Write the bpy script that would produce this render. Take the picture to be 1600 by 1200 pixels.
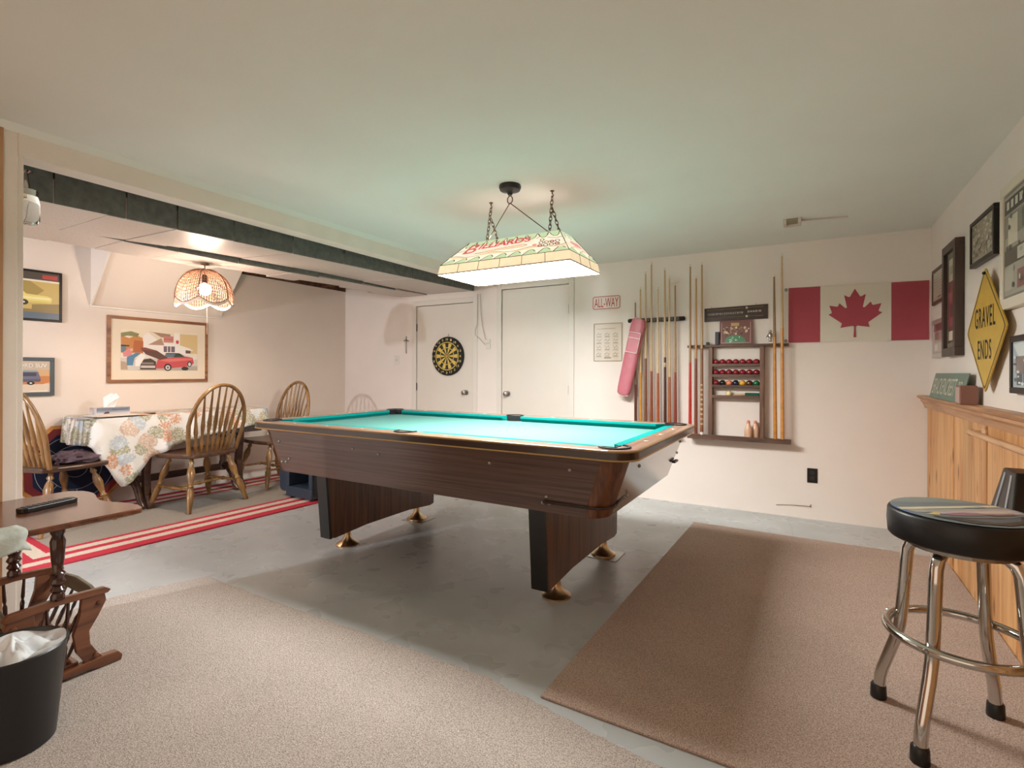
import bpy, bmesh, math, random
from mathutils import Vector, Matrix
random.seed(7)
for o in list(bpy.data.objects): bpy.data.objects.remove(o)
SC = bpy.context.scene
COL = SC.collection
PI = math.pi
R_ = math.radians

# ------------------------------------------------------------------ camera
YAW, ROLL = R_(30.2), R_(0.2)
cam_d = bpy.data.cameras.new('camera')
cam_d.sensor_width = 36.0
cam_d.lens = 18.0
cam_d.shift_y = -18.5 / 1600
cam_d.clip_start = 0.02
cam = bpy.data.objects.new('camera', cam_d)
COL.objects.link(cam)
_F = Vector((-math.sin(YAW), math.cos(YAW), 0))
_R = Vector((math.cos(YAW), math.sin(YAW), 0))
_U = Vector((0, 0, 1))
_r = _R * math.cos(ROLL) + _U * math.sin(ROLL)
_u = -_R * math.sin(ROLL) + _U * math.cos(ROLL)
_m = Matrix.Identity(4)
for i in range(3):
    _m[i][0] = _r[i]; _m[i][1] = _u[i]; _m[i][2] = -_F[i]; _m[i][3] = (0, 0, 1.18)[i]
cam.matrix_world = _m
SC.camera = cam

# ------------------------------------------------------------------ world, exposure
W = bpy.data.worlds.new('world')
SC.world = W
W.use_nodes = True
W.node_tree.nodes['Background'].inputs[0].default_value = (1.0, 0.77, 0.60, 1)
W.node_tree.nodes['Background'].inputs[1].default_value = 0.50
SC.view_settings.view_transform = 'Standard'
SC.view_settings.look = 'None'
SC.view_settings.gamma = 1
SC.view_settings.use_curve_mapping = False
SC.view_settings.exposure = 1.3
LAMP_DIFFUSER = 32.0     # billiard lamp panel
LAMP_SHADE = 0.3         # glow of its glass sides
PENDANT_W = 16.0         # wicker pendant bulb
HALL_W = 110.0            # lamp in the far end of the dining nook (behind the partition)

# ------------------------------------------------------------------ room measures
XR, YB, XL, XH, ZC = 0.764, 4.795, -5.37, -3.0, 2.25

# ------------------------------------------------------------------ helpers
ORG = {}

def srgb(c):
    if isinstance(c, str):
        c = c.lstrip('#')
        c = [int(c[i:i + 2], 16) / 255 for i in (0, 2, 4)]
    return tuple((x / 12.92 if x <= 0.04045 else ((x + 0.055) / 1.055) ** 2.4) for x in c[:3]) + (1,)

MATS = {}

def mat(name, col, rough=0.6, metal=0.0, spec=0.5, noise=None, bump=None, emit=None, coat=0, trans=0, alpha=1, sheen=0):
    """noise=(scale, amount) colour variation; bump=(scale, strength)"""
    if name in MATS: return MATS[name]
    m = bpy.data.materials.new(name); m.use_nodes = True
    nt = m.node_tree; N = nt.nodes; L = nt.links
    b = N['Principled BSDF']
    c = srgb(col)
    b.inputs['Base Color'].default_value = c
    b.inputs['Roughness'].default_value = rough
    b.inputs['Metallic'].default_value = metal
    b.inputs['Specular IOR Level'].default_value = spec
    b.inputs['Coat Weight'].default_value = coat
    b.inputs['Transmission Weight'].default_value = trans
    b.inputs['Alpha'].default_value = alpha
    if sheen: b.inputs['Sheen Weight'].default_value = sheen
    if emit:
        b.inputs['Emission Color'].default_value = srgb(emit[0])
        b.inputs['Emission Strength'].default_value = emit[1]
    if noise or bump:
        tc = N.new('ShaderNodeTexCoord')
    if noise:
        t = N.new('ShaderNodeTexNoise'); t.inputs['Scale'].default_value = noise[0]; t.inputs['Detail'].default_value = 6
        L.new(tc.outputs['Object'], t.inputs['Vector'])
        r = N.new('ShaderNodeMapRange')
        r.inputs['From Min'].default_value = 0.3; r.inputs['From Max'].default_value = 0.7
        r.inputs['To Min'].default_value = 1 - noise[1]; r.inputs['To Max'].default_value = 1 + noise[1]
        L.new(t.outputs['Fac'], r.inputs['Value'])
        mx = N.new('ShaderNodeVectorMath'); mx.operation = 'SCALE'
        mx.inputs[0].default_value = c[:3]
        L.new(r.outputs[0], mx.inputs['Scale'])
        L.new(mx.outputs[0], b.inputs['Base Color'])
    if bump:
        t2 = N.new('ShaderNodeTexNoise'); t2.inputs['Scale'].default_value = bump[0]; t2.inputs['Detail'].default_value = 4
        L.new(tc.outputs['Object'], t2.inputs['Vector'])
        bp = N.new('ShaderNodeBump'); bp.inputs['Strength'].default_value = bump[1]; bp.inputs['Distance'].default_value = 0.01
        L.new(t2.outputs['Fac'], bp.inputs['Height']); L.new(bp.outputs[0], b.inputs['Normal'])
    MATS[name] = m
    return m

def wood(name, c1, c2, axis='X', scale=6.0, stretch=14.0, rough=0.45, knots=False, coat=0):
    if name in MATS: return MATS[name]
    m = bpy.data.materials.new(name); m.use_nodes = True
    nt = m.node_tree; N = nt.nodes; L = nt.links; b = N['Principled BSDF']
    tc = N.new('ShaderNodeTexCoord'); mp = N.new('ShaderNodeMapping')
    s = [scale * stretch] * 3; s['XYZ'.index(axis)] = scale
    mp.inputs['Scale'].default_value = s
    oi = N.new('ShaderNodeObjectInfo')
    ad = N.new('ShaderNodeVectorMath'); ad.operation = 'ADD'
    cm = N.new('ShaderNodeVectorMath'); cm.operation = 'SCALE'; cm.inputs[0].default_value = (3.1, 7.7, 5.3)
    L.new(oi.outputs['Random'], cm.inputs['Scale'])
    L.new(tc.outputs['Object'], ad.inputs[0]); L.new(cm.outputs[0], ad.inputs[1])
    L.new(ad.outputs[0], mp.inputs['Vector'])
    t = N.new('ShaderNodeTexNoise'); t.inputs['Scale'].default_value = 1; t.inputs['Detail'].default_value = 8; t.inputs['Distortion'].default_value = 0.6
    L.new(mp.outputs[0], t.inputs['Vector'])
    cr = N.new('ShaderNodeValToRGB')
    cr.color_ramp.elements[0].position = 0.32; cr.color_ramp.elements[0].color = srgb(c2)
    cr.color_ramp.elements[1].position = 0.62; cr.color_ramp.elements[1].color = srgb(c1)
    L.new(t.outputs['Fac'], cr.inputs[0])
    out = cr.outputs[0]
    if knots:
        v = N.new('ShaderNodeTexVoronoi'); v.inputs['Scale'].default_value = 1
        mp2 = N.new('ShaderNodeMapping'); s2 = [9.0] * 3; s2['XYZ'.index(axis)] = 3.0
        mp2.inputs['Scale'].default_value = s2
        L.new(ad.outputs[0], mp2.inputs['Vector']); L.new(mp2.outputs[0], v.inputs['Vector'])
        r = N.new('ShaderNodeMapRange'); r.inputs['From Min'].default_value = 0.06; r.inputs['From Max'].default_value = 0.2
        L.new(v.outputs['Distance'], r.inputs['Value'])
        mx = N.new('ShaderNodeMix'); mx.data_type = 'RGBA'
        mx.inputs[6].default_value = srgb('#7a4a26')
        L.new(r.outputs[0], mx.inputs[0]); L.new(out, mx.inputs[7])
        out = mx.outputs[2]
    hv = N.new('ShaderNodeHueSaturation')
    mr = N.new('ShaderNodeMapRange'); mr.inputs['To Min'].default_value = 0.8 if knots else 0.88; mr.inputs['To Max'].default_value = 1.12
    L.new(oi.outputs['Random'], mr.inputs['Value']); L.new(mr.outputs[0], hv.inputs['Value'])
    L.new(out, hv.inputs['Color'])
    L.new(hv.outputs[0], b.inputs['Base Color'])
    b.inputs['Roughness'].default_value = rough
    b.inputs['Coat Weight'].default_value = coat; b.inputs['Coat Roughness'].default_value = 0.15
    MATS[name] = m
    return m

def vcol(name, rough=0.6, emit=0.0, bump=None):
    """print colours from the mesh's colour attribute"""
    if name in MATS: return MATS[name]
    m = bpy.data.materials.new(name); m.use_nodes = True
    nt = m.node_tree; N = nt.nodes; L = nt.links; b = N['Principled BSDF']
    a = N.new('ShaderNodeAttribute'); a.attribute_name = 'Col'
    L.new(a.outputs['Color'], b.inputs['Base Color'])
    b.inputs['Roughness'].default_value = rough
    if emit:
        L.new(a.outputs['Color'], b.inputs['Emission Color']); b.inputs['Emission Strength'].default_value = emit
    MATS[name] = m
    return m

class MB:
    def __init__(s): s.v = []; s.f = []
    def add(s, vs, fs):
        n = len(s.v); s.v += [Vector(p) for p in vs]; s.f += [tuple(i + n for i in f) for f in fs]; return s
    def box(s, x0, x1, y0, y1, z0, z1):
        vs = [(x, y, z) for z in (z0, z1) for y in (y0, y1) for x in (x0, x1)]
        return s.add(vs, [(0, 2, 3, 1), (4, 5, 7, 6), (0, 1, 5, 4), (2, 6, 7, 3), (0, 4, 6, 2), (1, 3, 7, 5)])
    def frustum(s, a, z0, b, z1):
        """a,b = (x0,x1,y0,y1)"""
        vs = [(a[0], a[2], z0), (a[1], a[2], z0), (a[1], a[3], z0), (a[0], a[3], z0), (b[0], b[2], z1), (b[1], b[2], z1), (b[1], b[3], z1), (b[0], b[3], z1)]
        return s.add(vs, [(3, 2, 1, 0), (4, 5, 6, 7), (0, 1, 5, 4), (1, 2, 6, 5), (2, 3, 7, 6), (3, 0, 4, 7)])
    def hull8(s, vs):
        return s.add(vs, [(3, 2, 1, 0), (4, 5, 6, 7), (0, 1, 5, 4), (1, 2, 6, 5), (2, 3, 7, 6), (3, 0, 4, 7)])
    def prism(s, pts, d, ax='z', lo=0):
        """pts 2-D outline extruded along ax from lo to lo+d. plane: z->(x,y), y->(x,z), x->(y,z)"""
        n = len(pts)
        def mk(p, t):
            return {'z': (p[0], p[1], t), 'y': (p[0], t, p[1]), 'x': (t, p[0], p[1])}[ax]
        vs = [mk(p, lo) for p in pts] + [mk(p, lo + d) for p in pts]
        fs = [tuple(range(n - 1, -1, -1)), tuple(range(n, 2 * n))] + [(i, (i + 1) % n, (i + 1) % n + n, i + n) for i in range(n)]
        return s.add(vs, fs)
    def tube(s, path, r, seg=8, closed=False, caps=True):
        path = [Vector(p) for p in path]; n = len(path)
        rr = r if isinstance(r, (list, tuple)) else [r] * n
        up = None; rings = []
        for i in range(n):
            if closed: t = path[(i + 1) % n] - path[i - 1]
            else: t = path[min(i + 1, n - 1)] - path[max(i - 1, 0)]
            t.normalize()
            if up is None:
                up = Vector((0, 0, 1)) if abs(t.z) < 0.9 else Vector((1, 0, 0))
            a = t.cross(up)
            if a.length < 1e-6: a = t.cross(Vector((0, 1, 0)))
            a.normalize(); b = a.cross(t); up = b
            rings.append([path[i] + (a * math.cos(2 * PI * k / seg) + b * math.sin(2 * PI * k / seg)) * rr[i] for k in range(seg)])
        vs = [p for g in rings for p in g]; fs = []
        for i in range(n if closed else n - 1):
            j = (i + 1) % n
            for k in range(seg):
                fs.append((i * seg + k, i * seg + (k + 1) % seg, j * seg + (k + 1) % seg, j * seg + k))
        if caps and not closed:
            fs.append(tuple(range(seg - 1, -1, -1))); fs.append(tuple((n - 1) * seg + k for k in range(seg)))
        return s.add(vs, fs)
    def lathe(s, prof, c=(0, 0, 0), seg=20, ax=None, cap=True):
        """prof=[(r,h)...] around axis ax (default z) from c"""
        ax = Vector(ax or (0, 0, 1)).normalized()
        a = ax.cross(Vector((0, 0, 1)) if abs(ax.z) < 0.9 else Vector((1, 0, 0))).normalized(); b = ax.cross(a)
        c = Vector(c); vs = []; fs = []
        for (r, h) in prof:
            for k in range(seg):
                th = 2 * PI * k / seg
                vs.append(c + ax * h + (a * math.cos(th) + b * math.sin(th)) * r)
        n = len(prof)
        for i in range(n - 1):
            for k in range(seg):
                fs.append((i * seg + k, i * seg + (k + 1) % seg, (i + 1) * seg + (k + 1) % seg, (i + 1) * seg + k))
        if cap:
            fs.append(tuple(range(seg - 1, -1, -1))); fs.append(tuple((n - 1) * seg + k for k in range(seg)))
        return s.add(vs, fs)
    def sphere(s, c, r, seg=16, rings=10, sz=1):
        pr = [(max(1e-4, r * math.sin(PI * i / rings)), -r * sz * math.cos(PI * i / rings)) for i in range(rings + 1)]
        return s.lathe(pr, c, seg)
    def build(s, name, m, parent=None, smooth=False, bevel=0, bseg=2):
        o0 = ORG.get(parent.name, Vector()) if parent else Vector()
        me = bpy.data.meshes.new(name)
        me.from_pydata([tuple(p - o0) for p in s.v], [], s.f)
        bm = bmesh.new(); bm.from_mesh(me)
        bmesh.ops.recalc_face_normals(bm, faces=bm.faces)
        bm.to_mesh(me); bm.free()
        if smooth:
            me.shade_smooth()
            try: me.set_sharp_from_angle(angle=R_(smooth if smooth > 1 else 40))
            except Exception: pass
        o = bpy.data.objects.new(name, me); COL.objects.link(o)
        me.materials.append(MATS[m] if isinstance(m, str) else m)
        if parent:
            o.parent = parent
        ORG[o.name] = o0.copy()
        if bevel:
            md = o.modifiers.new('bevel', 'BEVEL'); md.width = bevel; md.segments = bseg; md.limit_method = 'ANGLE'; md.angle_limit = R_(35)
        return o

def tag(o, label, cat, group=None):
    o['label'] = label; o['category'] = cat
    if group: o['group'] = group
    return o

def thing(name, label, cat, loc=(0, 0, 0), group=None):
    o = bpy.data.objects.new(name, None); COL.objects.link(o)
    o.location = loc; o.empty_display_size = 0.1
    ORG[o.name] = Vector(loc)
    return tag(o, label, cat, group)

def struct(o, label=None):
    o['kind'] = 'structure'
    if label: o['label'] = label
    return o

def kids(o): return [c for c in bpy.data.objects if c.parent == o]

def copy_tree(o, parent=None, label=None):
    c = o.copy(); COL.objects.link(c); c.parent = parent
    if label: c['label'] = label
    for ch in kids(o):
        copy_tree(ch, c)
    return c

def bil(cn, u, v):
    bl, br, tr, tl = cn
    return bl * (1 - u) * (1 - v) + br * u * (1 - v) + tr * u * v + tl * (1 - u) * v

def art(name, corners, shapes, parent, m, lift=0.0004, base=None):
    """flat print: shapes=[(colour, [(u,v)..])] laid over the quad bl,br,tr,tl (seen from its front)"""
    cn = [Vector(p) for p in corners]
    nrm = (cn[1] - cn[0]).cross(cn[3] - cn[0]).normalized()
    o0 = ORG.get(parent.name, Vector()) if parent else Vector()
    vs = []; fs = []; cs = []
    lift = min(lift, .004 / (len(shapes) + 1))
    if base: shapes = [(base, [(0, 0), (1, 0), (1, 1), (0, 1)])] + shapes
    for i, (c, pts) in enumerate(shapes):
        n = len(vs)
        for (u, v) in pts: vs.append(bil(cn, u, v) + nrm * lift * (i + 1) - o0)
        fs.append(tuple(range(n, n + len(pts)))); cs.append(srgb(c))
    me = bpy.data.meshes.new(name); me.from_pydata([tuple(v) for v in vs], [], fs)
    ca = me.color_attributes.new('Col', 'FLOAT_COLOR', 'CORNER')
    for p in me.polygons:
        for li in p.loop_indices: ca.data[li].color = cs[p.index]
    o = bpy.data.objects.new(name, me); COL.objects.link(o)
    me.materials.append(m)
    if parent: o.parent = parent
    ORG[o.name] = o0.copy()
    return o

def ell(cx, cy, rx, ry, n=14, a0=0, a1=2 * PI):
    return [(cx + rx * math.cos(a0 + (a1 - a0) * k / n), cy + ry * math.sin(a0 + (a1 - a0) * k / n)) for k in range(n if a1 - a0 > 6.28 else n + 1)]

def rect(x0, y0, x1, y1): return [(x0, y0), (x1, y0), (x1, y1), (x0, y1)]

def text(name, s, corners, parent, m, lift=0.001, depth=0.0006, bold=0.0, space=1.0):
    """lettering stretched over the quad bl,br,tr,tl"""
    cu = bpy.data.curves.new('font_tmp', 'FONT'); cu.body = s; cu.offset = bold; cu.space_character = space
    to = bpy.data.objects.new('font_tmp', cu); COL.objects.link(to)
    dg = bpy.context.evaluated_depsgraph_get()
    me = bpy.data.meshes.new_from_object(to.evaluated_get(dg))
    bpy.data.objects.remove(to)
    xs = [v.co.x for v in me.vertices]; ys = [v.co.y for v in me.vertices]
    x0, x1, y0, y1 = min(xs), max(xs), min(ys), max(ys)
    cn = [Vector(p) for p in corners]
    nrm = (cn[1] - cn[0]).cross(cn[3] - cn[0]).normalized()
    o0 = ORG.get(parent.name, Vector()) if parent else Vector()
    for v in me.vertices:
        v.co = bil(cn, (v.co.x - x0) / (x1 - x0), (v.co.y - y0) / (y1 - y0)) + nrm * lift - o0
    me.name = name; me.materials.clear(); me.materials.append(m)
    o = bpy.data.objects.new(name, me); COL.objects.link(o)
    o.parent = parent; ORG[o.name] = o0.copy()
    return o

def sub(cn, u0, v0, u1, v1):
    cn = [Vector(p) for p in cn]
    return [bil(cn, u0, v0), bil(cn, u1, v0), bil(cn, u1, v1), bil(cn, u0, v1)]

# ------------------------------------------------------------------ materials
M_wall = mat('wall_paint', '#eee4dd', 0.55, spec=0.3, noise=(3.0, 0.02), bump=(180, 0.03))
M_nook = mat('nook_paint', '#e8dbcf', 0.55, spec=0.3, noise=(3.0, 0.02))
M_ceil = mat('ceiling_paint', '#ecece6', 0.8, spec=0.2, noise=(2.0, 0.02), bump=(90, 0.05))
M_white = mat('white_paint', '#e4ddd4', 0.4, noise=(4, 0.02))
M_door = mat('door_paint', '#e2dad0', 0.35, noise=(3, 0.02))
M_black = mat('black_plastic', '#141414', 0.35)
M_blackm = mat('black_metal', '#1a1816', 0.4, metal=0.3)
M_chrome = mat('chrome', '#c9c7c2', 0.12, metal=1.0)
M_brass = mat('brass', '#c0a682', 0.32, metal=1.0, noise=(30, 0.15))
M_gold = mat('gold_strip', '#c9a46a', 0.3, metal=0.8)
M_steel = mat('steel', '#9c9a94', 0.35, metal=1.0)
M_print = vcol('printed_paper', 0.35)
M_printm = vcol('painted_print', 0.55)

# ================================================================== THE ROOM
M_floor = None
def make_floor_mat():
    m = bpy.data.materials.new('painted_concrete'); m.use_nodes = True
    nt = m.node_tree; N = nt.nodes; L = nt.links; b = N['Principled BSDF']
    tc = N.new('ShaderNodeTexCoord')
    t = N.new('ShaderNodeTexNoise'); t.inputs['Scale'].default_value = 1.6; t.inputs['Detail'].default_value = 6; t.inputs['Roughness'].default_value = 0.5
    L.new(tc.outputs['Object'], t.inputs['Vector'])
    cr = N.new('ShaderNodeValToRGB')
    cr.color_ramp.elements[0].position = 0.3; cr.color_ramp.elements[0].color = srgb('#a6a9a9')
    cr.color_ramp.elements[1].position = 0.6; cr.color_ramp.elements[1].color = srgb('#b9bdbe')
    L.new(t.outputs['Fac'], cr.inputs[0])
    v = N.new('ShaderNodeTexVoronoi'); v.feature = 'DISTANCE_TO_EDGE'; v.inputs['Scale'].default_value = 0.55
    d = N.new('ShaderNodeTexNoise'); d.inputs['Scale'].default_value = 2; d.inputs['Detail'].default_value = 1
    L.new(tc.outputs['Object'], d.inputs['Vector'])
    mx = N.new('ShaderNodeMix'); mx.data_type = 'VECTOR'; mx.inputs[0].default_value = 0.1
    L.new(tc.outputs['Object'], mx.inputs[4]); L.new(d.outputs['Color'], mx.inputs[5]); L.new(mx.outputs[1], v.inputs['Vector'])
    r = N.new('ShaderNodeMapRange'); r.inputs['From Min'].default_value = 0.0; r.inputs['From Max'].default_value = 0.002; r.inputs['To Min'].default_value = 0.8
    L.new(v.outputs['Distance'], r.inputs['Value'])
    sc = N.new('ShaderNodeVectorMath'); sc.operation = 'SCALE'
    L.new(cr.outputs[0], sc.inputs[0]); L.new(r.outputs[0], sc.inputs['Scale']); L.new(sc.outputs[0], b.inputs['Base Color'])
    t2 = N.new('ShaderNodeTexNoise'); t2.inputs['Scale'].default_value = 5; t2.inputs['Detail'].default_value = 2
    L.new(tc.outputs['Object'], t2.inputs['Vector'])
    r2 = N.new('ShaderNodeMapRange'); r2.inputs['To Min'].default_value = 0.24; r2.inputs['To Max'].default_value = 0.32
    L.new(t2.outputs['Fac'], r2.inputs['Value']); L.new(r2.outputs[0], b.inputs['Roughness'])
    bp = N.new('ShaderNodeBump'); bp.inputs['Strength'].default_value = 0.015; bp.inputs['Distance'].default_value = 0.01
    L.new(t2.outputs['Fac'], bp.inputs['Height']); L.new(bp.outputs[0], b.inputs['Normal'])
    return m
M_floor = make_floor_mat()
YF = -1.9
struct(MB().box(XL - .1, XR + .1, YF, YB + .1, -.06, 0).build('floor', M_floor))
struct(MB().box(XH - .1, XR + .1, YF, YB + .1, ZC, ZC + .06).build('ceiling', M_ceil))

# back wall with two door openings
D1 = (-4.13, -3.305, 1.968); D2 = (-2.918, -2.127, 2.078)
wb = MB()
t0, t1 = YB, YB + .1
g = .006
for a, b_, z0, z1 in ((XL - .1, D1[0] - g, 0, 2.4), (D1[0] - g, D1[1] + g, D1[2] + g, 2.4), (D1[1] + g, D2[0] - g, 0, 2.4), (D2[0] - g, D2[1] + g, D2[2] + g, 2.4), (D2[1] + g, XR + .1, 0, 2.4)):
    wb.box(a, b_, t0, t1, z0, z1)
struct(wb.build('wall_back', M_wall))
M_dark = mat('dark_gap', '#2a2622', 0.9)
struct(MB().box(D1[0] - .1, D2[1] + .1, t1, t1 + .02, 0, 2.2).build('door_gap_shade', M_dark))  # dark sheet so the gaps round the doors read as shaded
for n, (dx0, dx1, dz), kx, hinge in ((1, D1, -3.40, -1), (2, D2, -2.846, 1)):
    d = struct(MB().box(dx0, dx1, YB + .006, YB + .045, .008, dz).build('door_%d' % n, M_door, bevel=.002))
    d['label'] = ('flush white door with a dartboard hung on it' if n == 1 else 'flush white door beside the all-way sign')
    k = MB()
    k.lathe([(.030, 0), (.030, .006), (.012, .010), (.011, .03), (.026, .038), (.030, .052), (.024, .066), (.006, .070)], (kx, YB + .006, .947), 20, (0, -1, 0))
    k.build('door_knob', M_steel, d, smooth=True)
    for zz in (.3, 1.0, dz - .25):
        hx = dx0 - .003 if hinge < 0 else dx1 + .003
        MB().tube([(hx, YB + .004, zz - .045), (hx, YB + .004, zz + .045)], .006, 8).build('hinge', M_steel if n == 2 else M_blackm, d)
    w = .058
    tr = MB()
    tr.box(dx0 - g - w, dx0 - g, YB - .012, YB, 0, dz + g + w)
    tr.box(dx1 + g, dx1 + g + w, YB - .012, YB, 0, dz + g + w)
    tr.box(dx0 - g, dx1 + g, YB - .012, YB, dz + g, dz + g + w)
    struct(tr.build('trim_%d' % n, M_white, bevel=.003), 'white casing round a flush door')

# right wall and pine wainscot
wr = struct(MB().box(XR, XR + .1, YF, YB, 0, ZC).build('wall_right', M_wall))
M_pine = wood('pine', '#dca971', '#b97c48', 'Z', 1.6, 12, 0.42, knots=True)
M_cap = wood('pine_cap', '#c99a70', '#a5724a', 'Y', 2.2, 10, 0.4)
yj = [4.79, 4.45, 4.2, 3.99, 3.78, 3.57, 3.32, 3.09, 2.885, 2.66, 2.42, 2.2, 1.97, 1.72, 1.5, 1.27, 1.02, .8, .55, .3, .05, -.2, -.45, -.7]
MB().box(XR - .004, XR + .001, yj[-1], yj[0], 0, .98).build('backing', mat('wainscot_backing', '#4a3020', .9), wr)
for i in range(len(yj) - 1):
    MB().box(XR - .018 - .002 * (i % 3), XR, yj[i + 1] + .0055, yj[i] - .0055, .0, .985).build('plank', M_pine, wr, bevel=.005)
cp = MB()
cp.prism([(XR, 1.02), (XR - .075, 1.02), (XR - .08, 1.012), (XR - .07, 1.0), (XR - .055, .992), (XR - .058, .98), (XR - .045, .965), (XR - .032, .93), (XR, .93)], 5.5, 'y', -.7)
struct(cp.build('trim_3', M_cap), 'moulded pine cap rail along the wainscot')

# partition with the wide opening on the left, header over it
M_header = mat('header_paint', '#eee3d8', 0.55, noise=(5, .04), bump=(60, .05))
M_panel = wood('wall_panel', '#c99b72', '#a87850', 'Z', 2, 8, 0.5)
wl = struct(MB().box(XH - .1, XH, YF, .848, 0, ZC).box(XH - .12, XH - .006, .84, .869, 0, 2.13).build('wall_left', M_header, bevel=.003))
for i in range(12):
    y1 = .800 - i * .28
    MB().box(XH, XH + .006, y1 - .277, y1, 0, ZC).build('panel', M_panel, wl)
hd = MB()
hd.box(XH - .12, XH, .848, YB, 2.123, ZC)
struct(hd.build('wall_header', M_header, bevel=.004))
MB_t = MB().prism([(XH, ZC), (XH + .028, ZC), (XH + .004, ZC - .03), (XH, ZC - .03)], YB - YF, 'y', YF)
struct(MB_t.build('trim_4', M_ceil), 'thin cove strip between ceiling and header')

# nook: far-left wall, rough ceiling, boxed ducts, sloped stair bulkhead
struct(MB().box(XL - .1, XL, YF, YB, 0, 2.243).build('wall_nook', M_nook))
M_joist = wood('joist_wood', '#6a4630', '#3a2418', 'X', 2, 8, 0.8)
nc = struct(MB().box(XL, XH - .1, YF, YB, 2.30, 2.36).build('ceiling_nook', M_joist))
MB().box(XL - .1, XL, YF, YB, 2.243, 2.36).build('rim_joist', M_joist, nc)
for i in range(13):
    yy = -1.85 + i * .52
    MB().box(XL, XH - .1, yy, yy + .04, 2.25, 2.30).build('joist', M_joist, nc)
M_duct = mat('duct_face', '#70726d', 0.75, noise=(25, .25), bump=(120, .25))
M_tile = mat('ceiling_tile', '#c4b8b0', 0.36, noise=(90, .10), bump=(140, .12))
M_seam = mat('tile_seam', '#37332f', 0.8)
def zb1(y): return 2.018 + (y - .9) * .0205
def zin(y): return max(.004, min(.035, (y - 1.2) * .04)) if y < 3.4 else max(.006, .035 - (y - 3.4) * .025)
def zb2(y): return (2.05 - (y - .6) * .004) if y < 2.6 else 2.042 + (y - 2.6) * .026
du = struct(MB().box(-3.93, -3.33, .1, 4.79, 2.135, 2.29).hull8([(-3.33, .1, 2.014), (-3.312, .1, 2.014), (-3.312, 4.79, 2.108), (-3.33, 4.79, 2.108), (-3.33, .1, 2.29), (-3.312, .1, 2.29), (-3.312, 4.79, 2.29), (-3.33, 4.79, 2.29)]).box(-4.24, -3.99, .1, 4.79, 2.11, 2.29).build('ceiling_duct', M_seam))  # thin backing added behind the face panels to stop light through seams
yb = [.15, .62, 1.066, 1.384, 1.648, 2.0, 2.45, 2.93, 3.23, 3.75, 4.25, 4.79]
rnd = random.Random(3)
for i in range(len(yb) - 1):
    a, b_ = yb[i] + .004, yb[i + 1] - .004
    o = rnd.uniform(0, .012)
    MB().hull8([(-3.31, a, zb1(a)), (-3.298 + o, a, zb1(a)), (-3.298 + o, b_, zb1(b_)), (-3.31, b_, zb1(b_)),
                (-3.31, a, 2.29), (-3.298 + o, a, 2.29), (-3.298 + o, b_, 2.29), (-3.31, b_, 2.29)]).build('duct_panel', M_duct, du)
ub = [.15, .62, 1.0, 1.3, 1.648, 1.9, 2.0, 2.45, 2.93, 3.3, 3.75, 4.25, 4.79]
for i in range(len(ub) - 1):
    a, b_ = ub[i] + .003, ub[i + 1] - .003
    o = rnd.uniform(-.004, .004)
    MB().hull8([(-3.945, a, zb1(a) + o + zin(a)), (-3.298, a, zb1(a) + o), (-3.298, b_, zb1(b_) + o), (-3.945, b_, zb1(b_) + o + zin(b_)),
                (-3.945, a, 2.145), (-3.298, a, 2.145), (-3.298, b_, 2.145), (-3.945, b_, 2.145)]).build('tile', M_tile, du)
for i in range(len(yb) - 1):
    a, b_ = yb[i] + .004, yb[i + 1] - .004
    o = rnd.uniform(-.004, .004)
    xf = -4.40 if a < 2.4 or a > 4.2 else (-4.25, -4.30, -4.27, -4.33)[i % 4]
    MB().hull8([(xf, a, zb2(a) + o), (-3.975, a, zb2(a) + o), (-3.975, b_, zb2(b_) + o), (xf, b_, zb2(b_) + o),
                (xf, a, 2.13), (-3.975, a, 2.13), (-3.975, b_, 2.13), (xf, b_, 2.13)]).build('tile', M_tile, du)
    MB().box(-3.975, -3.968, a, b_, max(zb2(a), zb2(b_)) + o, 2.13).build('duct_panel', M_duct, du)
bk = MB().prism([(XL, 1.743), (-4.905, 2.30), (XL, 2.30)], 1.13, 'y', 1.99)
bk = struct(bk.build('wall_bulkhead', M_nook), 'sloped underside of the stairs boxed in over the table')
MB().box(XL, XL + .02, 1.985, 3.125, 1.728, 1.744).build('edge_strip', M_white, bk)
MB().prism([(XL + .012, 1.735), (-4.895, 2.30), (-4.905, 2.31), (XL, 1.745)], .012, 'y', 1.982).build('edge_strip', M_white, bk)

# ================================================================== POOL TABLE
M_lam = wood('walnut_laminate', '#614a40', '#43302a', 'X', 1.2, 60, 0.3, coat=.2)
M_lamy = wood('walnut_laminate_end', '#7a5a48', '#4f3628', 'Y', 1.6, 26, 0.15, coat=1.0)
M_lamz = wood('walnut_laminate_upright', '#704527', '#432615', 'Z', 1.6, 22, 0.3, coat=.2)
M_rail = wood('rail_wood', '#9a7a66', '#6d5142', 'X', 2.0, 18, 0.3, coat=.3)
M_raily = wood('rail_wood_end', '#9a7a66', '#6d5142', 'Y', 2.0, 18, 0.3, coat=.3)
M_edge = mat('rail_edge', '#2c1d17', 0.3, coat=.3)
M_cloth = mat('billiard_cloth', '#57857f', 1.0, spec=.02, noise=(400, .06))
M_cush = mat('cushion_cloth_shaded', '#0f7f7c', 1.0, spec=.05, noise=(400, .05))  # same cloth as the bed, coloured darker for facing away from the lamp
M_sight = mat('pearl', '#f2ece0', 0.25)
TX0, TX1, TY0, TY1 = -3.33, -.65, 2.13, 3.56
PT = thing('pool_table', 'long walnut pool table with turquoise cloth under the billiard lamp', 'pool table', ((TX0 + TX1) / 2, (TY0 + TY1) / 2, 0))
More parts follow.
